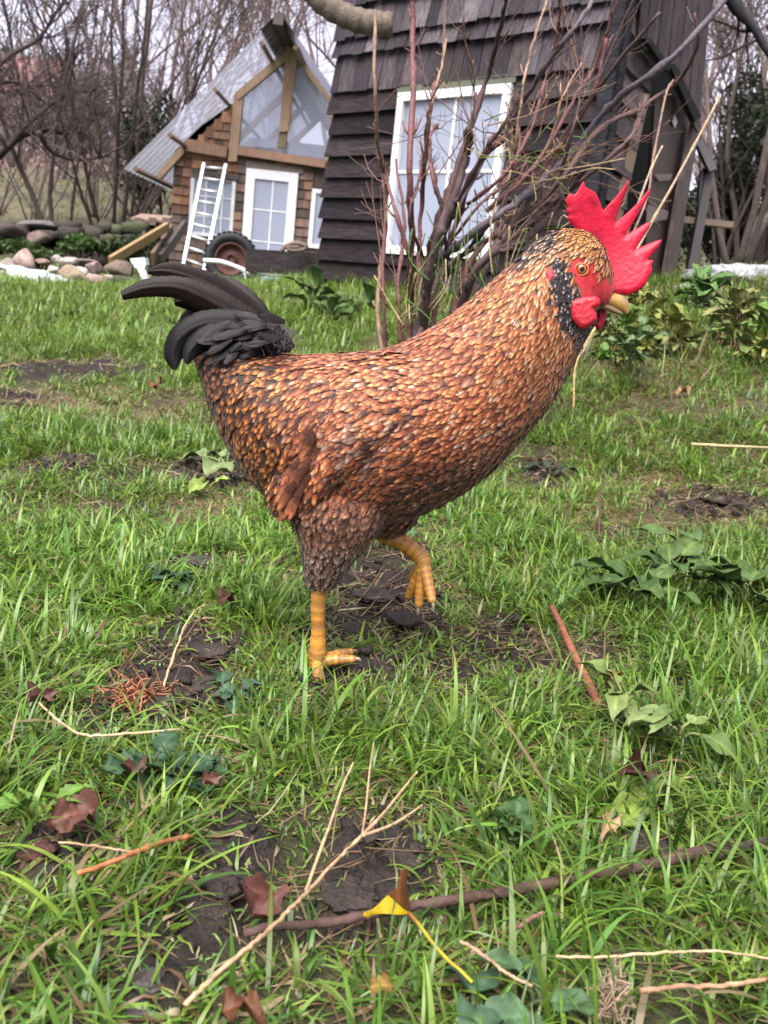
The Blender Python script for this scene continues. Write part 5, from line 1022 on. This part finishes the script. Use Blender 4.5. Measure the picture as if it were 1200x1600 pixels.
tailfeather([(430, 560), (390, 528), (350, 522), (318, 530), (298, 548), (290, 568)], [.010, .015, .016, .015, .011, .003], -.025, -.045, BK, .4)
tailfeather([(440, 548), (395, 498), (350, 484), (312, 492), (288, 512), (278, 535)], [.010, .016, .018, .017, .013, .003], .01, .03, BK, .4)
tailfeather([(435, 545), (395, 490), (355, 462), (330, 455), (300, 462)], [.012, .02, .024, .018, .004], .02, .045, BR, .3)
for k_, pts in enumerate(([(405, 560), (370, 545), (345, 555), (330, 590), (338, 625)], [(410, 575), (370, 565), (350, 590), (345, 630), (355, 665)], [(400, 585), (372, 600), (362, 640), (368, 680)])):
    tailfeather(pts, [.010, .015, .016, .012, .003][:len(pts) - 1] + [.003], -.01 - .012 * k_, -.03, BK, .4)
r_ = np.random.default_rng(61); cv_ = B(); n = 80
sx_, sy_ = r_.uniform(352, 446, n), r_.uniform(502, 552, n); keep = sy_ > 505 + (455 - sx_) * -.05 + np.clip((400 - sx_) * .0, 0, 9); P = np.array([PY(a, b_, YR + s * .001) for a, b_, s in zip(sx_, sy_, r_.uniform(-45, 20, n))]); D = np.array([-.86, 0, -.1]) + r_.normal(0, .22, (n, 3)); D[:, 2] -= (450 - sx_) / 170; D /= np.linalg.norm(D, axis=1)[:, None]
N_ = np.array([0, -1.0, .5]) + 0 * D; N_ -= D * (N_ * D).sum(1)[:, None]; N_ /= np.linalg.norm(N_, axis=1)[:, None]; wt_ = (r_.random(n) < .16)[:, None]
feathers(cv_, P, N_, D, r_.uniform(.026, .045, n), r_.uniform(.008, .012, n), np.tile([.012, .01, .012], (n, 1)), np.tile([.022, .017, .02], (n, 1)), np.where(wt_, [.16, .13, .14], [.02, .015, .017]), .05, r_, 7, 9); cv_.build('tail_covert', MT['tailf'], rooster)
fl = B(); n = 1100; P = np.array([PY(a, b_, YR + o) for a, b_, o in zip(r_.normal(428, 13, n), r_.normal(536, 10, n), r_.normal(0, .018, n))]); D = np.array([-.35, 0, 1]) + r_.normal(0, .45, (n, 3))
for i in range(n):
    d = D[i] / np.linalg.norm(D[i]); L = r_.uniform(.006, .014); q = P[i] + d * L; tube(fl, [P[i], P[i] + d * L * .5 + r_.normal(0, .002, 3), q + r_.normal(0, .003, 3)], [.0003, .00025, .00015], 3, np.array([.15, .12, .13]) * r_.uniform(.5, 1.3), cap=False)
fl.build('down', MT['feather'], rooster)
# legs
OG = np.array([.84, .38, .06])
def scales(b, pts, rad, n=18, c=OG, k=9, dirt=0.0):
    pp, rr = smooth_path(pts, k, rad); i = np.arange(len(pp)); ph_ = i * 1.75 + 2.2 * fbm(i * .2, 3, seed=4); rr = rr * (1 + .03 * np.sin(ph_) + .05 * (fbm(i * .15, 8, seed=6) - .5)); cc = c * (.70 + .46 * (np.sin(ph_) * .5 + .5) * r_.uniform(.4, 1.2, len(i)))[:, None]
    if dirt: dk = (fbm(i * .4, i * .3, seed=9) > .5)[:, None] * dirt; cc = cc * (1 - dk) + np.array([.10, .06, .05]) * dk
    tube(b, pp, rr, n, cc)
def claw(par, p, d, L=.007, r=.0026):
    d = d / np.linalg.norm(d); b = B(); pp, rr = smooth_path([p - d * .003, p + d * L * .5 + [0, 0, .0006], p + d * L + [0, 0, -.004]], 5, [r, r * .75, .0004]); tube(b, pp, rr, 8, (.42, .33, .24)); b.build('claw', MT['horn'], par)
gf = lambda x, y: np.array([x, y, float(height(x, y))])
YL_ = YR - .040
leg = thing('leg', 'orange scaly leg planted on the muddy grass', '', PY(497, 915, YL_)); del leg['label'], leg['category']; leg.parent = rooster; leg.location = Vector(ORG[leg.name] - ORG['rooster'])
hk = PY(500, 905, YL_); an = PY(496, 1026, YL_); 
b = B(); scales(b, [hk + [0, 0, .02], hk, PY(497, 950, YL_), PY(497, 990, YL_), an, an + [0, 0, -.012]], [.0092, .0094, .0084, .0082, .0106, .0096], dirt=.35); b.build('shank', MT['legskin'], leg)
g0 = an + np.array([0, 0, -.008])
def toe(par, p0, tgt, r0, arch=.012, ground=True, dirt=.5, n=6):
    q = np.asarray(tgt, float); mid1 = p0 * .65 + q * .35 + [0, 0, arch]; mid2 = p0 * .3 + q * .7 + [0, 0, arch * .6]; b = B(); scales(b, [p0, mid1, mid2, q], [r0, r0 * .86, r0 * .78, r0 * .55], 12, OG, 8, dirt); b.build('toe', MT['legskin'], par); claw(par, q, (q - mid2) + [0, 0, -.002])
t1 = PY(497, 1070, YR - .085); t2 = PY(556, 1030, YR - .040); t3 = PY(552, 1018, YR + .0); t4 = PY(474, 1020, YR - .02)
toe(leg, g0, t1, .0078, .004); toe(leg, g0, t2, .0076, .002); toe(leg, g0, t3, .007, .003); toe(leg, g0, t4, .0055, .002)
lg2 = thing('leg', 'x', '', PY(600, 835, YR + .04)); del lg2['label'], lg2['category']; lg2.parent = rooster; lg2.location = Vector(ORG[lg2.name] - ORG['rooster'])
YF = YR + .038; b = B(); scales(b, [PY(585, 824, YF), PY(604, 836, YF), PY(632, 850, YF), PY(655, 868, YF), PY(664, 882, YF - .004)], [.0108, .0112, .0102, .0100, .0095]); b.build('shank', MT['legskin'], lg2)
fp = PY(662, 880, YF - .004)
toe(lg2, fp, PY(676, 942, YF - .03), .0082, .0, dirt=.1); toe(lg2, fp, PY(654, 948, YF - .014), .0084, .0, dirt=.1); toe(lg2, fp, PY(637, 934, YF + .008), .0078, .0, dirt=.1); toe(lg2, fp + [0, 0, .006], PY(640, 905, YF + .025), .006, 0, dirt=.1)

# ------------------------------------------------------------------ small things lying in the foreground
def onG(px, py, dz=.0):
    p = gz(px, py); r = ray(px, py)
    for _ in range(6): e = float(height(p[0], p[1])) + dz - p[2]; p = p + r * (e / (r[2] - .05))
    return p
def stick(name, pts, r_px, c, label, cat='stick', dz=.012, m='twig', jit=.0004, side=()):
    P = [onG(x, y, d if isinstance(dz, (list, tuple)) else dz) for (x, y), d in zip(pts, dz if isinstance(dz, (list, tuple)) else [dz] * len(pts))]
    D = np.mean([np.dot(p - CAMP, ray(600, 800)) for p in P]); r0, r1 = [v / 2 / FPX * D for v in r_px]; pp, rr = smooth_path(P, 9, np.linspace(r0, r1, len(P))); r_ = np.random.default_rng(int(pts[0][0])); pp = pp + r_.normal(0, jit, pp.shape) * [1, 1, .5]; rr = rr * (1 + .08 * r_.normal(size=len(rr)))
    b = B(); tube(b, pp, rr, 10, np.asarray(c)[None] * (.7 + .6 * fbm(np.arange(len(pp)) * .35, 0, seed=int(pts[0][0])))[:, None])
    for sp, sr in side:
        Q = [onG(x, y, z) for x, y, z in sp]; q, qr = smooth_path(Q, 8, np.linspace(sr[0], sr[1], len(Q)) / 2 / FPX * D); tube(b, q, qr, 8, np.asarray(c) * 1.1)
    return tag(b.build(name, MT[m]), label, cat)
stick('broken_stem', [(862, 948), (880, 985), (900, 1030), (918, 1065), (938, 1104)], (10, 15), (.36, .13, .075), 'reddish brown hollow stem leaning in the grass right of the rooster', dz=[.03, .026, .022, .016, .010], m='twig')
stick('stick', [(120, 1366), (180, 1345), (240, 1320), (296, 1306)], (8, 9), (.45, .17, .07), 'orange brown split stick beside the dark mud at lower left', dz=.03)
stick('stick', [(90, 1316), (150, 1322), (205, 1330)], (4, 4), (.50, .33, .2), 'thin tan stick crossing under the orange brown stick', dz=.028)
stick('twig', [(288, 1572), (340, 1520), (400, 1470), (450, 1425), (485, 1388), (530, 1340), (568, 1303)], (8, 6), (.52, .34, .20), 'long forked tan twig lying across the front grass', 'twig', dz=[.035, .04, .045, .045, .045, .045, .05],
      side=[([(478, 1392, .045), (500, 1330, .055), (515, 1290, .06), (535, 1230, .07), (552, 1192, .075)], (6, 3.5)), ([(566, 1304, .05), (572, 1260, .06), (578, 1200, .07), (584, 1158, .08)], (4.5, 2.5)), ([(566, 1305, .05), (600, 1270, .05), (632, 1230, .055), (652, 1206, .06)], (7, 4)), ([(566, 1306, .05), (610, 1290, .045), (640, 1272, .05), (660, 1258, .05)], (6.5, 4))])
stick('branch', [(380, 1458), (430, 1448), (520, 1440), (620, 1420), (720, 1405), (820, 1388), (900, 1372), (980, 1358), (1060, 1340), (1145, 1318)], (12, 22), (.12, .07, .06), 'long dark weathered branch lying across the front grass', 'branch', dz=.016, m='bark')
stick('stick', [(1120, 1335), (1160, 1322), (1200, 1312), (1240, 1300)], (14, 12), (.11, .08, .075), 'short dark stick at the right edge beyond the long branch', dz=.015, m='bark')
stick('straw', [(870, 1496), (960, 1494), (1050, 1487), (1130, 1487), (1215, 1500)], (4.5, 3.5), (.62, .46, .26), 'pale straw stem lying across the lower right grass', 'straw', dz=.045)
stick('stick', [(1000, 1548), (1060, 1542), (1130, 1540), (1200, 1530)], (9, 7), (.42, .25, .15), 'tan stick below the pale straw at lower right', dz=.03)
stick('straw', [(62, 1098), (90, 1125), (130, 1148), (190, 1147), (282, 1140)], (4, 4), (.64, .48, .28), 'bent pale straw over the bare soil at left', 'straw', dz=.035)
stick('straw', [(1080, 694), (1140, 697), (1210, 700)], (5, 4), (.60, .50, .26), 'straight yellow straw at the right edge in mid lawn', 'straw', dz=.05)
stick('straw', [(255, 1075), (280, 1000), (300, 960), (320, 945)], (4, 3), (.52, .38, .20), 'curved straw standing in the dark soil patch', 'straw', dz=[.01, .03, .05, .06])
stick('twig', [(800, 1455), (830, 1435), (850, 1425)], (8, 6), (.30, .14, .12), 'short purplish twig below the long dark branch', 'twig', dz=.03)
stick('twig', [(720, 1470), (760, 1495), (790, 1520), (830, 1540)], (6, 5), (.42, .28, .18), 'tan twig right of the yellow leaf stalk', 'twig', dz=.035)
stick('stalk', [(938, 770), (937, 800), (936, 838)], (4, 4), (.12, .06, .05), 'short dark dead stalk upright in the mid lawn', 'stalk', dz=[.05, .025, .0])
r_ = np.random.default_rng(123)
LD = ['at the lower left', 'at the lower right', 'in the front centre', 'on the left lawn', 'on the right lawn', 'in the middle of the lawn']
# leaves ------------------------------------------------------------
def leafmesh(b, base, d, nrm, L, Wd, c, r_, curl=.3, fold=.2, wave=.08, lobes=0, nl=14, nu=9, stalk=0.0, sc=None):
    d = np.asarray(d, float); d /= np.linalg.norm(d); nrm = np.asarray(nrm, float); nrm -= d * nrm.dot(d); nrm /= np.linalg.norm(nrm); s = np.cross(nrm, d)
    if stalk: pp = smooth_path([base - d * stalk - nrm * stalk * .3, base - d * stalk * .5, base], 5); tube(b, pp, .0011 + .02 * Wd, 6, sc if sc is not None else c)
    t = np.linspace(0, 1, nl); u = np.linspace(-1, 1, nu); prof = (np.sin(np.pi * t ** .75) ** .8) * (1 + lobes * np.sin(t * 34)) + .03; prof[-1] = .01
    a = curl * t; ctr = base + d * (L * (np.sin(a) / np.maximum(curl, 1e-3) if curl > .01 else t))[:, None] - nrm * (L * (1 - np.cos(a)) / max(curl, 1e-3))[:, None]
    ph = r_.uniform(0, 6); wv = wave * Wd * np.sin(t[:, None] * 9 + ph + 2 * u[None]) * np.abs(u)[None]; z = fold * Wd * np.abs(u)[None] * prof[:, None] + wv + .03 * Wd * np.sin(t[:, None] * 40 - np.abs(u)[None] * 6)
    V = ctr[:, None] + s * (Wd * .5 * prof[:, None] * u[None])[..., None] + nrm * z[..., None]
    cc = np.asarray(c) * (.72 + .5 * fbm(t[:, None] * 5 + ph, u[None] * 3 + ph, seed=5))[..., None]; cc = np.where((np.abs(u) < .05)[None, :, None], cc * 1.5, cc)
    i = np.arange(nl - 1)[:, None] * nu + np.arange(nu - 1)[None]; Q = np.stack([i, i + 1, i + nu + 1, i + nu], -1).reshape(-1, 4); V = V.reshape(-1, 3)
    V2 = np.concatenate([V, V - nrm * .0005]); b.add(V2, np.concatenate([Q, Q[:, ::-1] + len(V)]), None, np.tile(cc.reshape(-1, 3), (2, 1)))
def plant(name, px, py, n, L, Wd, c0, c1, label, cat, seed, up=.5, lobes=0.0, spread=.02, group=None, curl=.9, parts=True, dz=.0):
    r_ = np.random.default_rng(seed); p = onG(px, py); t = thing(name, label, cat, p, group); bb_ = B()
    for k in range(n):
        a = k / n * 2 * np.pi + r_.normal(0, .4); l = L * r_.uniform(.6, 1.15); e = r_.uniform(.1, up * 1.6); d = np.array([math.cos(a) * math.cos(e), math.sin(a) * math.cos(e), math.sin(e)]); st = l * r_.uniform(.3, .7)
        q = p + d * st + [0, 0, .012 + dz] + r_.normal(0, spread * .3, 3) * [1, 1, 0]; f = r_.random(); b = B() if parts else bb_
        leafmesh(b, q, d, np.array([0, 0, 1.0]) - d * d[2] * .6 + r_.normal(0, .15, 3), l, Wd * l / L * r_.uniform(.8, 1.2), np.asarray(c0) * (1 - f) + np.asarray(c1) * f, r_, curl * r_.uniform(.5, 1.4), r_.uniform(.05, .3), .12, lobes, stalk=st, sc=np.asarray(c1) * .9 + [.03, 0, 0])
        if parts: b.build('leaf', MT['leaf'], t)
    if not parts: bb_.build('foliage', MT['leaf'], t)
    return t
DG, DG2 = (.07, .14, .035), (.13, .21, .055)
plant('dock_plant', 985, 955, 11, .075, .042, DG, DG2, 'broad leaved dock with dark green leaves left of the larger clump at right', 'dock', 201, dz=.022)
plant('dock_plant', 1045, 930, 10, .085, .046, DG, DG2, 'large dark green dock plant in the middle of the right hand leaf clump', 'dock', 202, dz=.022)
plant('dock_plant', 1085, 905, 7, .075, .04, DG2, (.10, .19, .07), 'bright green dock plant at the back of the right hand leaf clump', 'dock', 203, dz=.022)
plant('dock_plant', 1170, 965, 9, .075, .048, DG, DG2, 'round leaved green dock plant cut by the right edge', 'dock', 204, dz=.022)
plant('dock_plant', 960, 1130, 7, .042, .028, (.16, .24, .06), (.26, .33, .10), 'pale yellow green dock plant just below the reddish stem', 'dock', 205, curl=1.2, dz=.02)
plant('dock_plant', 1050, 1185, 7, .044, .03, (.15, .24, .07), (.28, .36, .13), 'large pale green dock plant beside the curled brown leaf', 'dock', 206, up=.4, curl=1.2, dz=.02)
plant('dock_plant', 995, 1275, 4, .04, .03, (.22, .32, .05), (.30, .40, .10), 'small yellowish dock plant above the dark branch', 'dock', 207, up=.3)
plant('dock_plant', 825, 1585, 4, .03, .018, (.07, .14, .06), (.10, .19, .08), 'blue green dock plant at the bottom edge right of centre', 'dock', 208)
plant('dock_plant', 735, 1603, 3, .030, .028, (.08, .16, .09), (.10, .19, .09), 'round blue green leaf plant cut by the bottom edge', 'dock', 209)
plant('dock_plant', 490, 478, 14, .15, .08, (.10, .19, .05), (.17, .28, .08), 'leafy green weed on the lawn left of the shrub', 'weed', 210, up=.9, curl=1.2, parts=False)
plant('dock_plant', 545, 470, 16, .17, .09, (.09, .18, .05), (.16, .28, .08), 'taller leafy weed close to the shed base and shrub', 'weed', 211, up=.9, curl=1.2, parts=False)
plant('dock_plant', 575, 495, 12, .14, .08, (.09, .17, .05), (.14, .24, .07), 'leafy weed at the foot of the shrub', 'weed', 212, up=.8, curl=1.2, parts=False)
plant('dock_plant', 515, 505, 14, .11, .045, (.08, .16, .05), (.13, .23, .07), 'narrow leaved weed in front of the leafy weeds', 'weed', 213, up=.9, parts=False)
plant('dock_plant', 350, 735, 4, .07, .05, (.22, .30, .12), (.28, .36, .15), 'pale green leaf plant beside the tail side of the rooster', 'weed', 214, up=.4)
plant('dock_plant', 325, 770, 3, .045, .035, (.25, .36, .06), (.32, .42, .10), 'small lime green leaf plant left of the wing tip', 'weed', 215, up=.4)
plant('dock_plant', 860, 745, 7, .05, .03, (.04, .07, .035), (.10, .15, .07), 'small dark leaved weed in the lawn below the breast', 'weed', 216)
plant('dock_plant', 575, 860, 4, .06, .042, (.08, .17, .08), (.12, .22, .10), 'green leaf plant between the rooster legs', 'weed', 217, up=.6)
plant('buttercup', 365, 1105, 9, .022, .022, (.05, .11, .06), (.09, .17, .09), 'small blue green lobed plant right of the dark soil hollow', 'weed', 218, lobes=.22, up=.5)
plant('buttercup', 225, 1225, 12, .026, .024, (.035, .09, .04), (.06, .13, .06), 'dark green lobed plant below the soil hollow', 'weed', 219, lobes=.22, up=.5)
plant('buttercup', 290, 1235, 10, .024, .022, (.04, .09, .045), (.07, .14, .07), 'dark green lobed plant near the brown leaf scraps', 'weed', 220, lobes=.22, up=.5)
plant('buttercup', 265, 925, 10, .028, .026, (.045, .11, .05), (.08, .16, .07), 'lobed green plant above the soil hollow', 'weed', 221, lobes=.22, up=.5)
plant('clover', 790, 1325, 9, .018, .02, (.06, .14, .04), (.10, .2, .06), 'small clover plant above the dark branch', 'clover', 222, up=.7)
plant('fern_seedling', 55, 1300, 8, .03, .010, (.14, .28, .04), (.2, .36, .06), 'tiny bright green ferny sprout on reddish mud', 'seedling', 223, lobes=.3, up=.8)
# weeds on the right bank
NB = ['tarpaulin', 'pale stone', 'comb', 'beak', 'wattles', 'grass crest', 'straw tangle', 'pale straws']
WS = sorted([(r_.uniform(935, 1200), r_.random()) for _ in range(58)])
SZ = ['tiny', 'small', 'medium', 'large']; TN_ = ['yellowing', 'dark green', 'fresh green', 'grey green', 'olive green']
TC = [((.26, .32, .06), (.36, .38, .10)), ((.10, .21, .05), (.14, .26, .07)), ((.16, .31, .05), (.22, .38, .08)), ((.15, .25, .10), (.20, .31, .14)), ((.17, .26, .07), (.30, .27, .10))]
WC = {}
for k, (x, f_) in enumerate(WS):
    y = 468 + f_ * 125 + max(0, (1010 - x)) * .25; pp_ = onG(x, y); far_ = pp_[1] / 2.5; ti_ = int(r_.integers(5)); si_ = int(r_.integers(4))
    row = 'in the top row of the right bank' if y < 508 else 'halfway down the right bank' if y < 550 else 'at the foot of the right bank'
    colx = 'next to the comb' if x < 1010 else 'left of its middle' if x < 1070 else 'right of its middle' if x < 1135 else 'by the right edge'
    for _ in range(20):
        lb = f'{SZ[si_]} {TN_[ti_]} leafy weed {row.replace("the right bank", "the bank")} {colx}'
        if lb not in WC: break
        ti_ = int(r_.integers(5)); si_ = int(r_.integers(4))
    WC[lb] = 1
    plant('bank_weed', x, y, r_.integers(16, 26), .044 * far_ * (.65 + .25 * si_), .028 * far_ * (.7 + .2 * si_), TC[ti_][0], TC[ti_][1], lb, 'weed', 300 + k, up=1.1, curl=1.1, parts=False, dz=.03, group='weeds on the right bank')
def dead(px, py, L, Wd, c, label, seed, name='dead_leaf', curl=1.2, az=None, tilt=.35, dz=.03, fold=.3, stalk=.0):
    L *= .75; Wd *= .8; r2 = np.random.default_rng(seed); p = onG(px, py, dz); a = r2.uniform(0, 6.28) if az is None else az; b = B(); nn = np.array([0, -tilt, 1.0]) + r2.normal(0, .2, 3)
    leafmesh(b, p - np.array([math.cos(a), math.sin(a), 0]) * L * .5, (math.cos(a), math.sin(a), .15), nn, L, Wd, c, r2, curl * .7, fold, .3, .16, 18, 11, stalk); return tag(b.build(name, MT['leaf']), label, 'leaf')
RD = (.17, .065, .05)
dead(415, 1400, .055, .04, RD, 'crinkled reddish brown leaf beside the long tan twig', 401, az=1.3, dz=.022, tilt=.9)
dead(212, 1198, .03, .025, (.13, .06, .045), 'small brown leaf scrap above the dark green lobed plants', 402)
dead(332, 1216, .03, .018, (.20, .09, .07), 'narrow reddish leaf scrap left of the forked twig', 403)
dead(70, 1085, .055, .03, (.16, .07, .055), 'dark reddish leaf half sunk in mud at the left edge', 404, az=1.2)
dead(385, 1577, .035, .026, (.17, .065, .03), 'rusty orange leaf at the bottom edge below the mud', 405, az=.2)
dead(1003, 1205, .06, .03, (.10, .035, .03), 'glossy dark brown curled leaf in front of the pale docks', 406, az=.5, curl=1.6, fold=.7, dz=.035)
dead(355, 935, .04, .03, (.15, .07, .05), 'brown leaf scrap above the soil hollow near the leg', 407)
dead(110, 1275, .05, .035, (.17, .07, .05), 'reddish brown leaf scrap behind the ferny sprout', 408)
dead(243, 600, .07, .05, (.30, .13, .07), 'orange brown leaf standing on the lawn below the tail', 409, tilt=1.2, dz=.06)
dead(1065, 612, .07, .05, (.48, .27, .14), 'tan leaf at the foot of the bank weeds', 410, dz=.05)
dead(960, 1055, .035, .02, (.30, .15, .04), 'small ochre leaf right of the reddish stem', 411)
dead(950, 1290, .03, .02, (.5, .32, .16), 'tiny tan leaf scrap left of the yellowish dock', 412)
dead(600, 1540, .024, .013, (.36, .22, .06), 'yellow brown leaf scrap below the yellow leaf', 413)
# yellow leaf with its brown curled half and long stalk
yl = thing('yellow_leaf', 'bright yellow fallen leaf with one brown curled side and a long stalk', 'leaf', onG(610, 1432)); dY = onG(610, 1432, .03)[1]
b = B(); swell(b, [(566, 1431), (570, 1425), (582, 1421), (592, 1412), (600, 1403), (608, 1396), (620, 1404), (634, 1420), (638, 1428), (625, 1430), (600, 1428), (585, 1429), (574, 1434)], 1.6, dY, lambda P, d: .0004 + 0 * d, (.80, .56, .02), dy=lambda P: .012 * np.cos((P[:, 0] - 600) * .06) - (P[:, 1] - 1410) * .0004); b.build('blade', MT['leaf'], yl)
b = B(); swell(b, [(606, 1398), (612, 1392), (620, 1388), (624, 1374), (626, 1360), (632, 1355), (638, 1358), (637, 1370), (634, 1382), (637, 1394), (641, 1410), (641, 1421), (636, 1424), (628, 1418), (616, 1407)], 1.6, dY - .004, lambda P, d: .0005 + 0 * d, (.30, .11, .035), dy=lambda P: -.016 * np.sin((P[:, 0] - 606) * .09)); b.build('curled_side', MT['leaf'], yl)
b = B(); P = [PY(638, 1426, dY), PY(655, 1445, dY - .01), PY(675, 1472, dY - .025), PY(700, 1500, dY - .04), PY(718, 1515, dY - .05), PY(738, 1535, dY - .06)]; pp, rr = smooth_path(P, 8, [.0013, .0012, .0012, .0011, .001, .001]); tt_ = np.linspace(0, 1, len(pp))[:, None]; tube(b, pp, rr, 8, np.array([.50, .12, .05]) * (1 - np.clip(tt_ * 4, 0, 1)) + np.array([.66, .52, .06]) * np.clip(tt_ * 4, 0, 1)); b.build('stalk', MT['leaf'], yl)
# clods of mud
CL = [(640, 1345, 70, 60, 'large smooth dark mud clod behind the yellow leaf'), (545, 1400, 90, 40, 'flat mud clod left of the yellow leaf'), (570, 1310, 46, 50, 'dark mud clod under the fork of the tan twig'), (335, 1330, 60, 50, 'rough mud clod at the top of the left mud patch'), (345, 1385, 90, 60, 'large rough worm cast clod in the left mud patch'),
      (390, 1390, 50, 46, 'rough clod on the right side of the left mud patch'), (330, 1430, 70, 50, 'rough mud clod at the bottom of the left mud patch'), (232, 1535, 60, 60, 'grey rounded mud clod near the bottom left'), (215, 1580, 40, 36, 'small grey clod under the rounded clod'), (590, 935, 80, 50, 'big dark mud clod behind the planted foot'), (555, 905, 50, 36, 'mud clod just right of the feathered thigh'), (630, 970, 60, 40, 'mud clod below the raised foot'),
      (565, 985, 60, 34, 'mud clod right of the orange shank'), (575, 1045, 85, 30, 'low mud clod in front of the forward toe'), (812, 1010, 56, 42, 'mud clod left of the reddish stem'), (300, 1075, 90, 40, 'mud clod in the soil hollow at left'), (255, 1100, 60, 40, 'mud clod at the left side of the soil hollow'), (325, 1020, 70, 40, 'dark fine clod at the top of the soil hollow'),
      (320, 880, 56, 24, 'low grey clod on the lawn left of the thigh'), (92, 720, 48, 22, 'grey clod on the left lawn'), (1010, 1320, 80, 26, 'dark clod behind the long branch'), (1025, 1235, 60, 34, 'dark mud clod below the curled brown leaf'), (110, 1300, 80, 44, 'reddish mud clod at the left edge'), (60, 1330, 60, 40, 'reddish mud clod beside the ferny sprout'), (1130, 785, 80, 16, 'purplish flat clod on the right lawn'), (200, 1260, 50, 36, 'grey clod above the orange brown stick'), (520, 1445, 50, 26, 'small dark clod under the long tan twig')]
for k, (x, y, w_, h_, lb) in enumerate(CL):
    p = onG(x, y); D = np.dot(p - CAMP, ray(600, 800)); s = w_ / FPX * D / 2; V = IV4 if w_ > 55 else IV3; T = IT4 if w_ > 55 else IT3
    f = fbm(V[:, 0] * 1.6 + k * 3 + 20, V[:, 1] * 1.6 + 20, V[:, 2] * 1.6 + 20, seed=k, oct=5) - .5; g_ = np.abs(fbm(V[:, 0] * 5 + 20, V[:, 1] * 5 + 20, V[:, 2] * 5 + 20, seed=k + 50, oct=3) - .5)
    V = V * (1 + f * 1.0 - g_ * .7)[:, None] * [s, s * .9, s * min(h_ / w_, .8) * .45]; red = 'reddish' in lb; gr = 'grey' in lb
    c = np.array([.10, .042, .034] if red else [.085, .072, .068] if gr else [.058, .043, .037]) * (.7 + .6 * (f[:, None] + .5)); b = B(); b.add(V + p + [0, 0, s * .10], None, T, c); tag(b.build('mud_clod', MT['soil'], loc=p), lb, 'clod', 'clods of mud in the grass')
# dead seed tuft near the bottom right
b = B(); p0 = onG(955, 1570, .02); r2 = np.random.default_rng(5)
for k in range(120):
    q = p0 + r2.normal(0, .0035, 3) + [0, 0, r2.uniform(-.01, .022)]; tube(b, smooth_path([q, q + r2.normal(0, .004, 3), q + r2.normal(0, .0065, 3)], 3), .0004, 4, np.array([.48, .34, .24]) * r2.uniform(.5, 1.3), cap=False)
tag(b.build('dead_tuft', MT['twig']), 'frayed dead tuft of brown fibres at the lower right', 'tuft')
b = B(); p0 = onG(212, 1090, .01)
for k in range(90):
    q = p0 + r2.normal(0, .010, 3) * [1, 1, .5]; tube(b, smooth_path([q, q + r2.normal(0, .006, 3) + [0, 0, .006], q + r2.normal(0, .014, 3)], 3), .0009, 4, np.array([.42, .17, .09]) * r2.uniform(.5, 1.3), cap=False)
tag(b.build('root_tuft', MT['twig']), 'tuft of reddish dead roots left of the soil hollow', 'tuft')
